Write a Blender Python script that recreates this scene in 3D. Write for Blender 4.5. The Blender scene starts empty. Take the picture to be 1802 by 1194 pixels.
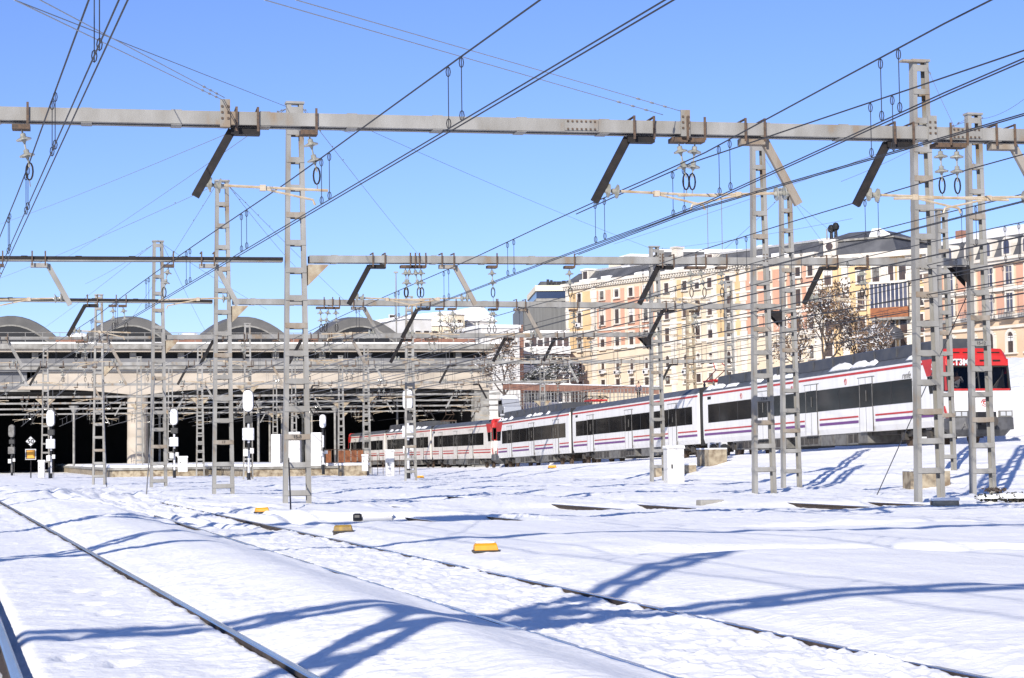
import bpy, math, random
import numpy as np
from mathutils import Vector, Matrix

random.seed(7)
SC = bpy.context.scene
COL = SC.collection
R = math.radians

# ------------------------------------------------------------------ camera, world, sun, exposure
CZ = 1.535                      # eye height above the yard
FPX, CXP, CYP = 3440.0, 901.0, 597.0
TILT, ROLL = math.atan(202.7 / 3440.0), 0.013
_F = Vector((0, math.cos(TILT), math.sin(TILT)))
_U0 = Vector((0, -math.sin(TILT), math.cos(TILT)))
_R0 = Vector((1, 0, 0))
_Rt = _R0 * math.cos(ROLL) - _U0 * math.sin(ROLL)
_Up = _R0 * math.sin(ROLL) + _U0 * math.cos(ROLL)
CAM = Vector((0, 0, CZ))
cd = bpy.data.cameras.new('camera')
cam = bpy.data.objects.new('camera', cd)
COL.objects.link(cam)
cd.sensor_width = 36.0
cd.lens = FPX / 1802.0 * 36.0
cd.clip_start, cd.clip_end = 0.3, 6000
cam.matrix_world = Matrix(((_Rt.x, _Up.x, -_F.x, CAM.x), (_Rt.y, _Up.y, -_F.y, CAM.y), (_Rt.z, _Up.z, -_F.z, CAM.z), (0, 0, 0, 1)))
SC.camera = cam

SUN_EL, SUN_AZ = R(27), R(18.4)          # light travels towards +Y, a little to +X
w = bpy.data.worlds.new("World"); SC.world = w; w.use_nodes = True
nt = w.node_tree
bg = nt.nodes['Background']
sky = nt.nodes.new('ShaderNodeTexSky')
sky.sky_type = 'NISHITA'; sky.sun_disc = False
sky.sun_elevation = SUN_EL
sky.sun_rotation = math.pi + SUN_AZ
sky.altitude = 600; sky.air_density = 1.0; sky.dust_density = 0.0; sky.ozone_density = 3.0
tint = nt.nodes.new('ShaderNodeMix'); tint.data_type = 'RGBA'; tint.blend_type = 'MULTIPLY'
tint.inputs[0].default_value = 1.0
tint.inputs[7].default_value = (0.70, 0.765, 1.12, 1)
nt.links.new(sky.outputs[0], tint.inputs[6])
nt.links.new(tint.outputs[2], bg.inputs[0])
bg.inputs[1].default_value = 0.105
sl = bpy.data.lights.new('sun', 'SUN'); sl.energy = 5.0; sl.angle = R(0.5); sl.color = (1.0, 0.94, 0.85)
so = bpy.data.objects.new('sun', sl); COL.objects.link(so)
sdir = Vector((math.sin(SUN_AZ) * math.cos(SUN_EL), math.cos(SUN_AZ) * math.cos(SUN_EL), -math.sin(SUN_EL)))
so.rotation_euler = sdir.to_track_quat('-Z', 'Y').to_euler()
SC.view_settings.view_transform = 'Standard'; SC.view_settings.look = 'None'
SC.view_settings.exposure = 0.41; SC.view_settings.gamma = 1.0
SC.render.engine = 'CYCLES'
SC.cycles.max_bounces = 6; SC.cycles.transparent_max_bounces = 12

# ------------------------------------------------------------------ measuring: a pixel of the photograph is a direction
def ray(px, py):
    return _Rt * ((px - CXP) / FPX) + _Up * ((CYP - py) / FPX) + _F
def at_y(px, py, Y):
    d = ray(px, py); return CAM + d * (Y / d.y)
def on_z(px, py, z):
    d = ray(px, py); return CAM + d * ((z - CZ) / d.z)
def on_plane(px, py, p0, n):
    d = ray(px, py); return CAM + d * ((p0 - CAM).dot(n) / d.dot(n))
def to_px(p):
    v = Vector(p) - CAM; z = v.dot(_F)
    return CXP + FPX * v.dot(_Rt) / z, CYP - FPX * v.dot(_Up) / z

# ------------------------------------------------------------------ materials
def mat(name, col, rough=0.6, metal=0.0, var=None, scale=6.0, bump=0.0, bscale=30.0, spec=0.5, stretch=(1, 1, 1), lo=0.4, hi=0.65, detail=6.0, var2=None):
    m = bpy.data.materials.new(name); m.use_nodes = True
    t = m.node_tree; b = t.nodes['Principled BSDF']
    b.inputs['Base Color'].default_value = (*col, 1)
    b.inputs['Roughness'].default_value = rough
    b.inputs['Metallic'].default_value = metal
    b.inputs['Specular IOR Level'].default_value = spec
    if var or bump:
        tc = t.nodes.new('ShaderNodeTexCoord'); mp = t.nodes.new('ShaderNodeMapping')
        mp.inputs['Scale'].default_value = stretch
        t.links.new(tc.outputs['Object'], mp.inputs[0])
    if var:
        n = t.nodes.new('ShaderNodeTexNoise'); n.inputs['Scale'].default_value = scale; n.inputs['Detail'].default_value = detail
        t.links.new(mp.outputs[0], n.inputs['Vector'])
        rp = t.nodes.new('ShaderNodeValToRGB')
        rp.color_ramp.elements[0].position = lo; rp.color_ramp.elements[1].position = hi
        rp.color_ramp.elements[0].color = (*col, 1); rp.color_ramp.elements[1].color = (*var, 1)
        if var2:
            e3 = rp.color_ramp.elements.new(min(1.0, hi + .08)); e3.color = (*var2, 1)
        t.links.new(n.outputs['Fac'], rp.inputs[0]); t.links.new(rp.outputs[0], b.inputs['Base Color'])
    if bump:
        n2 = t.nodes.new('ShaderNodeTexNoise'); n2.inputs['Scale'].default_value = bscale; n2.inputs['Detail'].default_value = 5
        t.links.new(mp.outputs[0], n2.inputs['Vector'])
        bp = t.nodes.new('ShaderNodeBump'); bp.inputs['Strength'].default_value = bump; bp.inputs['Distance'].default_value = 0.02
        t.links.new(n2.outputs['Fac'], bp.inputs['Height']); t.links.new(bp.outputs[0], b.inputs['Normal'])
    return m

def brick_mat(name, c1, c2, mortar, scale=1.0, bw=0.5, rh=0.25, msize=0.03):
    m = bpy.data.materials.new(name); m.use_nodes = True
    t = m.node_tree; b = t.nodes['Principled BSDF']; b.inputs['Roughness'].default_value = 0.85
    tc = t.nodes.new('ShaderNodeTexCoord'); mp = t.nodes.new('ShaderNodeMapping'); mp.inputs['Rotation'].default_value = (R(90), 0, 0)
    br = t.nodes.new('ShaderNodeTexBrick'); br.inputs['Scale'].default_value = scale
    br.inputs['Color1'].default_value = (*c1, 1); br.inputs['Color2'].default_value = (*c2, 1); br.inputs['Mortar'].default_value = (*mortar, 1)
    br.inputs['Brick Width'].default_value = bw; br.inputs['Row Height'].default_value = rh; br.inputs['Mortar Size'].default_value = msize
    t.links.new(tc.outputs['Object'], mp.inputs[0]); t.links.new(mp.outputs[0], br.inputs['Vector']); t.links.new(br.outputs['Color'], b.inputs['Base Color'])
    return m

M = {}
M['galv'] = mat('galvanised steel', (0.27, 0.265, 0.25), 0.6, 0.0, (0.19, 0.18, 0.16), 2.2, 0.10, 60, stretch=(1, 1, .4), lo=.32, hi=.60, var2=(0.19, 0.145, 0.10), detail=9)
M['galv2'] = mat('weathered galvanised steel', (0.25, 0.225, 0.19), 0.65, 0.0, (0.18, 0.135, 0.09), 2.5, 0.15, 40, stretch=(1, 1, .5))
M['galvrust'] = mat('rust stained steel', (0.34, 0.29, 0.20), 0.65, 0.0, (0.22, 0.15, 0.09), 4, 0.15, 40)
M['dark'] = mat('dark painted steel', (0.013, 0.012, 0.012), 0.6, 0, (0.022, 0.018, 0.016), 8, spec=.2)
M['bolt'] = mat('rusty clamp iron', (0.10, 0.06, 0.035), 0.75, 0, (0.05, 0.035, 0.025), 20)
M['wire'] = mat('dark copper wire', (0.022, 0.022, 0.025), 0.6)
M['wiregrey'] = mat('grey stranded cable', (0.16, 0.16, 0.165), 0.6)
M['wirepale'] = mat('pale stranded cable', (0.34, 0.34, 0.34), 0.6)
M['brass'] = mat('oxidised tube', (0.42, 0.36, 0.27), 0.5, 0, (0.33, 0.24, 0.14), 6)
M['glassins'] = mat('grey green insulator glass', (0.20, 0.20, 0.17), 0.15, 0, (0.30, 0.29, 0.25), 12, spec=0.8)
M['railtop'] = mat('polished rail head', (0.30, 0.31, 0.34), 0.16, 0.9, (0.25, 0.26, 0.28), 3, stretch=(8, .3, 8))
M['railside'] = mat('rusty rail web', (0.030, 0.022, 0.018), 0.8, 0, (0.06, 0.04, 0.028), 12)
M['yellow'] = mat('yellow painted cast box', (0.60, 0.27, 0.008), 0.55, 0, (0.42, 0.19, 0.01), 9, lo=.5, hi=.8)
M['yellowold'] = mat('dirty ochre cast box', (0.30, 0.19, 0.03), 0.6, 0, (0.14, 0.09, 0.03), 9)
M['black'] = mat('black', (0.008, 0.008, 0.009), 0.5)
M['blackrubber'] = mat('black rubber', (0.018, 0.018, 0.019), 0.8)
M['white'] = mat('white enamel', (0.60, 0.60, 0.615), 0.5, 0, (0.50, 0.50, 0.505), 3)
M['whiteold'] = mat('weathered white cabinet', (0.57, 0.56, 0.54), 0.55, 0, (0.52, 0.49, 0.44), 5, lo=.5, hi=.8)
M['concrete'] = mat('stained concrete', (0.33, 0.28, 0.20), 0.9, 0, (0.15, 0.11, 0.07), 3, 0.4, 20)
M['congrey'] = mat('grey concrete', (0.29, 0.28, 0.255), 0.9, 0, (0.17, 0.16, 0.14), 1.3, 0.3, 10)
M['beige'] = mat('pale beige concrete fascia', (0.44, 0.385, 0.315), 0.85, 0, (0.36, 0.31, 0.25), 0.6, stretch=(.5, .5, 1.5))
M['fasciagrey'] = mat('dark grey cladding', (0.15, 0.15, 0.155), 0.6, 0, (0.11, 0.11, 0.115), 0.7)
M['domegrey'] = mat('slate grey vault', (0.125, 0.12, 0.114), 0.65, 0, (0.085, 0.083, 0.08), 0.5)
M['hall'] = mat('hall interior with painted shade', (0.012, 0.012, 0.013), 0.9)  # near-black colour puts the hall's shade into its surfaces
M['fence'] = mat('orange brown panel', (0.30, 0.11, 0.04), 0.7, 0, (0.20, 0.07, 0.03), 3)
M['redbrick'] = brick_mat('red brick', (0.34, 0.13, 0.07), (0.26, 0.10, 0.06), (0.40, 0.33, 0.27))
M['twhite'] = mat('train white paint', (0.70, 0.69, 0.675), 0.3, 0, (0.60, 0.585, 0.55), 1.2, lo=.42, hi=.85, stretch=(2.5, 1, .35))
M['tcream'] = mat('train dusty cream paint', (0.66, 0.62, 0.56), 0.4, 0, (0.54, 0.48, 0.41), 0.9, lo=.45, hi=.8)
M['tred'] = mat('train red', (0.45, 0.022, 0.018), 0.4, 0, (0.30, 0.018, 0.016), 1.6, lo=.45, hi=.8)
M['tpurple'] = mat('train purple', (0.13, 0.035, 0.17), 0.4)
M['troof'] = mat('train roof grey', (0.085, 0.092, 0.105), 0.55, 0, (0.06, 0.063, 0.07), 2)
M['tfair'] = mat('train dark roof fairing', (0.042, 0.044, 0.05), 0.55, 0, (0.06, 0.06, 0.062), 2)
M['tglass'] = mat('tinted train glass', (0.008, 0.008, 0.009), 0.08, 0, (0.016, 0.014, 0.013), 1.2, spec=0.22)
M['tunder'] = mat('dusty underframe', (0.060, 0.052, 0.045), 0.8, 0, (0.025, 0.023, 0.021), 3)
M['tskirt'] = mat('grey equipment skirt', (0.15, 0.145, 0.135), 0.6, 0, (0.09, 0.085, 0.078), 4)
M['tbuf'] = mat('dark grey bumper', (0.075, 0.075, 0.08), 0.6, 0, (0.05, 0.05, 0.052), 5)
M['lamp'] = mat('headlamp lens', (0.45, 0.46, 0.47), 0.1, 0.2)
M['skin'] = mat('skin', (0.48, 0.27, 0.19), 0.6)
M['hair'] = mat('dark hair', (0.03, 0.02, 0.015), 0.8)
M['shirt'] = mat('white shirt', (0.75, 0.75, 0.76), 0.8)
M['coat'] = mat('dark blue coat', (0.02, 0.03, 0.07), 0.8)
M['cream'] = mat('cream stucco', (0.60, 0.51, 0.39), 0.9, 0, (0.50, 0.42, 0.31), 0.25, lo=.35, hi=.7)
M['ochre'] = mat('ochre plaster', (0.60, 0.43, 0.24), 0.9, 0, (0.50, 0.35, 0.18), 0.3, lo=.35, hi=.7)
M['salmon'] = mat('salmon plaster', (0.53, 0.30, 0.21), 0.9, 0, (0.47, 0.25, 0.165), 0.3, lo=.35, hi=.7)
M['peach'] = mat('peach stucco', (0.58, 0.43, 0.30), 0.9, 0, (0.49, 0.35, 0.23), 0.3, lo=.35, hi=.7)
M['trim'] = mat('pale stone trim', (0.62, 0.58, 0.51), 0.85, 0, (0.52, 0.47, 0.40), 0.6)
M['pane'] = mat('dark window pane', (0.045, 0.035, 0.032), 0.25, 0, (0.10, 0.065, 0.055), 0.35)
M['paneblue'] = mat('blue grey window pane', (0.045, 0.05, 0.085), 0.2, 0, (0.11, 0.11, 0.14), 0.5)
M['slate'] = mat('dark slate roof', (0.060, 0.062, 0.070), 0.7, 0, (0.095, 0.097, 0.105), 0.5)
M['office'] = mat('grey ribbed cladding', (0.14, 0.14, 0.135), 0.6, 0, (0.11, 0.11, 0.105), 0.4, stretch=(6, 6, .2))
M['blueglass'] = mat('blue glazing', (0.03, 0.045, 0.09), 0.2)
M['whitewash'] = mat('whitewashed wall', (0.60, 0.59, 0.575), 0.9, 0, (0.52, 0.50, 0.47), 0.5)
M['cwall'] = mat('cream rendered wall', (0.70, 0.62, 0.47), 0.9)
M['terrac'] = mat('terracotta', (0.28, 0.145, 0.10), 0.85, 0, (0.20, 0.10, 0.07), 1.5)
M['bark'] = mat('dark bark', (0.07, 0.052, 0.042), 0.9, 0, (0.035, 0.027, 0.022), 4)
M['leafdry'] = mat('dry tan leaves', (0.19, 0.12, 0.075), 0.9, 0, (0.09, 0.06, 0.04), 1.0)
M['leafdark'] = mat('dark evergreen leaves', (0.028, 0.034, 0.026), 0.9, 0, (0.05, 0.045, 0.035), 1.0)
M['orange'] = mat('amber sign face', (0.62, 0.27, 0.01), 0.5)
M['cargrey'] = mat('silver car paint', (0.40, 0.41, 0.43), 0.3, 0.3)
def glassy(name, tintc, mixf):
    m = bpy.data.materials.new(name); m.use_nodes = True; t = m.node_tree
    for n in list(t.nodes): t.nodes.remove(n)
    o = t.nodes.new('ShaderNodeOutputMaterial'); tr = t.nodes.new('ShaderNodeBsdfTransparent'); gl = t.nodes.new('ShaderNodeBsdfGlossy')
    tr.inputs[0].default_value = (*tintc, 1); gl.inputs['Roughness'].default_value = 0.05; gl.inputs[0].default_value = (.7, .75, .8, 1)
    mx = t.nodes.new('ShaderNodeMixShader'); mx.inputs[0].default_value = mixf
    t.links.new(tr.outputs[0], mx.inputs[1]); t.links.new(gl.outputs[0], mx.inputs[2]); t.links.new(mx.outputs[0], o.inputs[0]); return m
M['screen'] = glassy('windscreen glass', (0.55, 0.55, 0.56), 0.02)

def snow_mat():
    m = bpy.data.materials.new('snow'); m.use_nodes = True; t = m.node_tree; b = t.nodes['Principled BSDF']
    b.inputs['Base Color'].default_value = (0.86, 0.855, 0.845, 1); b.inputs['Roughness'].default_value = 0.55
    b.inputs['Specular IOR Level'].default_value = 0.25
    geo = t.nodes.new('ShaderNodeNewGeometry')
    a = t.nodes.new('ShaderNodeTexNoise'); a.inputs['Scale'].default_value = 11; a.inputs['Detail'].default_value = 9; a.inputs['Roughness'].default_value = 0.62
    c = t.nodes.new('ShaderNodeTexNoise'); c.inputs['Scale'].default_value = 0.9; c.inputs['Detail'].default_value = 4
    t.links.new(geo.outputs['Position'], a.inputs['Vector']); t.links.new(geo.outputs['Position'], c.inputs['Vector'])
    b1 = t.nodes.new('ShaderNodeBump'); b1.inputs['Strength'].default_value = 0.40; b1.inputs['Distance'].default_value = 0.06
    b2 = t.nodes.new('ShaderNodeBump'); b2.inputs['Strength'].default_value = 0.5; b2.inputs['Distance'].default_value = 0.09
    t.links.new(a.outputs['Fac'], b1.inputs['Height']); t.links.new(c.outputs['Fac'], b2.inputs['Height'])
    t.links.new(b2.outputs[0], b1.inputs['Normal']); t.links.new(b1.outputs[0], b.inputs['Normal'])
    rp = t.nodes.new('ShaderNodeValToRGB'); rp.color_ramp.elements[0].position = .3; rp.color_ramp.elements[1].position = .62
    rp.color_ramp.elements[0].color = (0.80, 0.795, 0.785, 1); rp.color_ramp.elements[1].color = (0.88, 0.875, 0.865, 1)
    t.links.new(a.outputs['Fac'], rp.inputs[0]); t.links.new(rp.outputs[0], b.inputs['Base Color'])
    return m
M['snow'] = snow_mat()

# ------------------------------------------------------------------ mesh building
class MB:
    def __init__(s): s.v = []; s.f = []; s.m = []; s.mi = 0
    def add(s, vs, fs):
        o = len(s.v); s.v += [tuple(v) for v in vs]
        for f in fs: s.f.append(tuple(i + o for i in f)); s.m.append(s.mi)
        return s
    def box(s, c, d, rz=0.0):
        x, y, z = c; a, b, h = d[0] / 2, d[1] / 2, d[2] / 2; cs, sn = math.cos(rz), math.sin(rz)
        vs = []
        for k in (-h, h):
            for i, j in ((-a, -b), (a, -b), (a, b), (-a, b)): vs.append((x + i * cs - j * sn, y + i * sn + j * cs, z + k))
        return s.add(vs, [(3, 2, 1, 0), (4, 5, 6, 7), (0, 1, 5, 4), (1, 2, 6, 5), (2, 3, 7, 6), (3, 0, 4, 7)])
    def b2(s, x0, x1, y0, y1, z0, z1): return s.box(((x0 + x1) / 2, (y0 + y1) / 2, (z0 + z1) / 2), (x1 - x0, y1 - y0, z1 - z0))
    def bar(s, p0, p1, w, h, side=None, w1=None, h1=None):
        p0, p1 = Vector(p0), Vector(p1); d = (p1 - p0).normalized()
        if side is None: side = d.cross(Vector((0, 0, 1)))
        side = Vector(side) - d * Vector(side).dot(d)
        if side.length < 1e-5: side = d.cross(Vector((0, 1, 0)))
        side.normalize(); up = side.cross(d); vs = []
        for p, ww, hh in ((p0, w, h), (p1, w1 or w, h1 or h)):
            for i, j in ((-.5, -.5), (.5, -.5), (.5, .5), (-.5, .5)): vs.append(p + side * (i * ww) + up * (j * hh))
        return s.add(vs, [(3, 2, 1, 0), (4, 5, 6, 7), (0, 1, 5, 4), (1, 2, 6, 5), (2, 3, 7, 6), (3, 0, 4, 7)])
    def tube(s, pts, r, n=6, r1=None):
        pts = [Vector(p) for p in pts]; k = len(pts); vs = []; fs = []
        prev = None
        for i, p in enumerate(pts):
            d = (pts[min(i + 1, k - 1)] - pts[max(i - 1, 0)]).normalized()
            if prev is None:
                a = d.cross(Vector((0, 0, 1)))
                if a.length < 1e-3: a = d.cross(Vector((1, 0, 0)))
            else: a = prev - d * prev.dot(d)
            a.normalize(); prev = a; b = d.cross(a)
            rr = r if r1 is None else r + (r1 - r) * i / max(1, k - 1)
            for j in range(n):
                t = 2 * math.pi * j / n; vs.append(p + a * (math.cos(t) * rr) + b * (math.sin(t) * rr))
        for i in range(k - 1):
            for j in range(n):
                q = (j + 1) % n; fs.append((i * n + j, i * n + q, (i + 1) * n + q, (i + 1) * n + j))
        fs.append(tuple(range(n - 1, -1, -1))); fs.append(tuple((k - 1) * n + j for j in range(n)))
        return s.add(vs, fs)
    def lathe(s, prof, o=(0, 0, 0), axis=(0, 0, 1), n=10):
        ax = Vector(axis).normalized(); a = ax.cross(Vector((0, 0, 1)))
        if a.length < 1e-3: a = Vector((1, 0, 0))
        a.normalize(); b = ax.cross(a); o = Vector(o); vs = []; fs = []
        for r, z in prof:
            for j in range(n):
                t = 2 * math.pi * j / n; vs.append(o + ax * z + a * (r * math.cos(t)) + b * (r * math.sin(t)))
        for i in range(len(prof) - 1):
            for j in range(n):
                q = (j + 1) % n; fs.append((i * n + j, i * n + q, (i + 1) * n + q, (i + 1) * n + j))
        fs.append(tuple(range(n - 1, -1, -1))); fs.append(tuple((len(prof) - 1) * n + j for j in range(n)))
        return s.add(vs, fs)
    def prism(s, poly, f):           # poly: 2-D points, f(u, v, side) -> 3-D, side 0 / 1
        n = len(poly); vs = [f(u, v, 0) for u, v in poly] + [f(u, v, 1) for u, v in poly]
        fs = [tuple(range(n - 1, -1, -1)), tuple(range(n, 2 * n))]
        for i in range(n): j = (i + 1) % n; fs.append((i, j, n + j, n + i))
        return s.add(vs, fs)
    def loft(s, secs):               # closed rings of equal length
        n = len(secs[0]); vs = [p for r in secs for p in r]; fs = []
        for i in range(len(secs) - 1):
            for j in range(n): q = (j + 1) % n; fs.append((i * n + j, i * n + q, (i + 1) * n + q, (i + 1) * n + j))
        fs.append(tuple(range(n - 1, -1, -1))); fs.append(tuple((len(secs) - 1) * n + j for j in range(n)))
        return s.add(vs, fs)
    def build(s, name, mats, parent=None, smooth=False, loc=None, off=None, bevel=0.0):
        me = bpy.data.meshes.new(name)
        vs = s.v if off is None else [(x - off[0], y - off[1], z - off[2]) for x, y, z in s.v]
        me.from_pydata([tuple(v) for v in vs], [], s.f)
        for m_ in (mats if isinstance(mats, (list, tuple)) else [mats]): me.materials.append(M[m_])
        if any(s.m): me.polygons.foreach_set('material_index', s.m)
        import bmesh
        bm = bmesh.new(); bm.from_mesh(me); bmesh.ops.recalc_face_normals(bm, faces=bm.faces)
        bm.to_mesh(me); bm.free()
        if smooth: me.polygons.foreach_set('use_smooth', [True] * len(me.polygons))
        me.update()
        o = bpy.data.objects.new(name, me); COL.objects.link(o)
        if parent is not None: o.parent = parent
        if loc is not None: o.location = loc
        if bevel:
            bv = o.modifiers.new('bevel', 'BEVEL'); bv.width = bevel; bv.segments = 2; bv.limit_method = 'ANGLE'
        return o

def tag(o, label=None, cat=None, group=None, kind=None):
    if label: o['label'] = label
    if cat: o['category'] = cat
    if group: o['group'] = group
    if kind: o['kind'] = kind
    return o
def thing(name, label, cat, loc=(0, 0, 0), rz=0.0, group=None):
    o = bpy.data.objects.new(name, None); COL.objects.link(o); o.location = loc; o.rotation_euler = (0, 0, rz); o.empty_display_size = .3
    return tag(o, label, cat, group)
def kids(o): return [c for c in KID if c.parent == o]
def dup(root, loc, rz=None, label=None, scale=None):
    r = root.copy(); COL.objects.link(r); r.location = loc
    if rz is not None: r.rotation_euler = (0, 0, rz)
    if label: r['label'] = label
    if scale: r.scale = (scale,) * 3
    for ch in list(root.children):
        c = ch.copy(); COL.objects.link(c); c.parent = r
        for g in list(ch.children):
            d = g.copy(); COL.objects.link(d); d.parent = c
    return r
def child(o, data_from, parent, loc=None, name=None):
    c = data_from.copy(); COL.objects.link(c); c.parent = parent
    if loc is not None: c.location = loc
    if name: c.name = name
    return c
def text_part(txt, size, m, parent, mtx, name='lettering', shear=0.0, ext=0.006, bold=0.0):
    cu = bpy.data.curves.new('t', 'FONT'); cu.body = txt; cu.size = size; cu.align_x = 'CENTER'; cu.align_y = 'CENTER'; cu.shear = shear
    cu.extrude = ext; cu.offset = bold; cu.resolution_u = 4
    o = bpy.data.objects.new('t', cu); COL.objects.link(o)
    bpy.context.view_layer.update()
    me = bpy.data.meshes.new_from_object(o.evaluated_get(bpy.context.evaluated_depsgraph_get()))
    bpy.data.objects.remove(o); me.name = name
    me.materials.clear(); me.materials.append(M[m]); me.transform(mtx)
    ob = bpy.data.objects.new(name, me); COL.objects.link(ob); ob.parent = parent
    return ob

# ------------------------------------------------------------------ the snowy yard
_rng = np.random.RandomState(11)
_tab = _rng.rand(256, 256)
def vnoise(x, y):
    x = np.asarray(x, float); y = np.asarray(y, float)
    xi = np.floor(x).astype(int); yi = np.floor(y).astype(int); fx = x - xi; fy = y - yi
    fx = fx * fx * (3 - 2 * fx); fy = fy * fy * (3 - 2 * fy)
    g = lambda i, j: _tab[i & 255, j & 255]
    return (g(xi, yi) * (1 - fx) + g(xi + 1, yi) * fx) * (1 - fy) + (g(xi, yi + 1) * (1 - fx) + g(xi + 1, yi + 1) * fx) * fy - 0.5
def fbm(x, y, o=4):
    s = 0; a = 1.0; t = 0
    for k in range(o):
        s = s + a * vnoise(x * 2 ** k + 17.3 * k, y * 2 ** k + 9.1 * k); t += a; a *= 0.5
    return s / t
def sst(a, b, x):
    t = np.clip((np.asarray(x, float) - a) / (b - a), 0, 1); return t * t * (3 - 2 * t)
ZR = 0.235                                   # rail head
RAILS = [(0.457, -0.292), (2.28, -0.2985), (4.07, -0.272), (5.776, -0.2785)]
FAR = [(9.25, -.2785), (10.95, -.2785), (12.83, -.2785), (15.1, -.2785), (16.8, -.2785), (20.5, -.2785), (22.3, -.2785), (25.6, -.2785), (27.3, -.2785)]
EXPOSED = [(0, 35.6, 41.2), (1, 35.6, 41.2), (2, 23.5, 24.4), (3, 47, 50.5), (4, 32.2, 33.0), (4, 45.5, 48.7), (5, 44, 48.8), (6, 44.6, 48.3), (2, 58.5, 61), (3, 59, 61.5)]
def train_w(x, y): return (x - 17.4) * .971 + (y - 85.2) * .239 - 1.47       # across the train's track
def train_s(x, y): return (x - 17.4) * -.239 + (y - 85.2) * .971             # back along it
def train_z(s): return np.interp(s, [-60, -20, 0, 75.5, 155, 240], [2.35, 1.90, 1.63, .43, .20, .20])
def ground(x, y):
    x = np.asarray(x, float); y = np.asarray(y, float)
    u = y * .9632 - x * .2685; v = x * .9632 + y * .2685
    d = [(x - (a + b * y)) * .963 for a, b in RAILS]
    n1 = fbm(x * .9, y * .9, 5); n2 = fbm(x * 3.1 + 40, y * 3.1); n3 = fbm(u * .16, v * 1.1 + 5, 3)
    n4 = fbm(x * 9 + 3, y * 9 + 70, 3); n5 = fbm(u * 1.6 + 9, v * 6, 3)
    far = sst(30, 48, y)
    zA = ZR - .030 + .035 * n1 + .03 * n2 + .014 * n4 + .022 * sst(-.5, -.1, d[1]) - .03 * sst(-.10, -.03, d[1]) * np.clip(.5 + 4 * n5, 0, 1.3)
    zA = np.where(d[0] < 0, ZR - .05 + .10 * sst(0, -1.6, d[0]) + .05 * n1 + .02 * n2, zA)
    up = .02 + .07 * sst(.03, .42, d[1]) + .07 * sst(.3, 1.0, d[1]) + .04 * sst(.7, 1.2, d[1])
    dn = sst(-.02, -1.0, d[2])
    zB = ZR - .03 + up * (0.12 + .88 * dn) + .045 * n1 * sst(0, .6, d[1]) + .008 * n4 + .012 * n5 * sst(1.2, .1, d[1]) - .02 * sst(-.12, 0., d[2])
    zC = ZR + .00 + .05 * n2 + .03 * n4 + .05 * n1 - .02 * sst(.25, 0, d[2]) - .012 - (.012 + .13 * np.clip(n5 * 6 - .5, 0, 1)) * sst(-.22, -.05, d[3])
    w3 = d[3]
    zD = ZR - .02 + .07 * sst(.02, .42, w3) + .08 * sst(.35, 1.4, w3) + .05 * n1 + .10 * n3 * sst(.5, 2, w3) + .012 * n5 * sst(.9, .1, w3)
    vv = x + .2785 * y                                     # offset of the far tracks
    alley = np.exp(-((v - 8.35) / .95) ** 2)
    hump = 0
    for c in (10.1, 15.95, 21.4, 26.4): hump = hump + .10 * np.exp(-((vv - c) / 1.5) ** 2)
    base = .10 + .12 * n3 + .07 * n1 + .03 * n2 + hump
    zF = base * (1 - .85 * alley)
    zF = zF + .10 * sst(19, 25, v)
    m = sst(2.2, 8.5, w3 + n1 * 1.2) * (.25 + .75 * far)
    zD = zD * (1 - m) + (zF + .10 * (1 - far)) * m
    z = np.where(d[1] < 0, zA, np.where(d[2] < 0, zB, np.where(d[3] < 0, zC, zD)))
    # grooves that leave the rails bare
    for k in (0, 1):
        z = z - (.085 if k == 0 else .03) * np.exp(-(d[k] / (.085 if k == 0 else .05)) ** 2)
    z = z - .085 * np.exp(-((d[0] + .16) / .13) ** 2) - .05 * np.exp(-((d[0] - .1) / .06) ** 2)
    z = z + .016 * np.exp(-(d[2] / .12) ** 2) - (.03 + .08 * np.clip(n5, 0, .3)) * np.exp(-((d[2] + .022) / .018) ** 2) + .022 * np.exp(-(d[3] / .14) ** 2) - (.04 + .05 * np.clip(n5 * 6 - .5, 0, 1)) * np.exp(-((d[3] + .03) / (.018 + .03 * np.clip(n5 * 6 - .3, 0, 1))) ** 2)
    for k, (a, b) in enumerate(FAR[:7]):
        dd = (x - (a + b * y)) * .963
        z = z + np.maximum(0, ZR + .045 + .05 * n2 - z) * np.exp(-(dd / (.80 if k == 0 else 1.5)) ** 2) * (y > 9) * (sst(18.5, 21, y) * sst(28, 25.5, y) if k == 2 else 1)
    rough = np.abs(n4) * .08 + np.abs(fbm(x * 2.2 + 7, y * 1.3 + 3, 3)) * .15 * sst(.02, .16, n1 + .02)
    z = z + (rough - .03) * sst(26, 50, y) * (1 - .6 * alley)
    z = z + .045 * np.clip(n4 - .02, 0, 1) * sst(.8, .25, np.abs(d[3] - .35)) + .045 * np.clip(n4, 0, 1) * (d[2] > .1) * (d[3] < -.1) + .03 * n4 * sst(.9, .2, np.abs(d[1] - .3))
    for k, y0, y1 in EXPOSED:
        a, b = FAR[k]; dd = (x - (a + b * y)) * .963
        e = sst(y0 - .6, y0 + .6, y) * sst(y1 + .6, y1 - .6, y)
        tgt = ZR - .105 + .03 * n2
        f = e * sst(-7.0, -1.6, dd) * sst(.10, .02, dd)
        z = z * (1 - f) + np.minimum(z, tgt) * f
        f2 = e * sst(.0, .06, dd) * sst(1.2, .2, dd)
    # station throat flattens out
    zs = .04 + .08 * n3 + .05 * n1 + .05 * n2 + rough * .8
    z = z + (zs - z) * sst(85, 120, y)
    # the train's embankment and the slope up to the street behind it
    w = train_w(x, y); s = train_s(x, y); tz = train_z(s)
    on = sst(-80, -45, s)
    crest = tz + .02 + .05 * n1 - .25 * sst(-1.9, -1.2, w)
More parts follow.
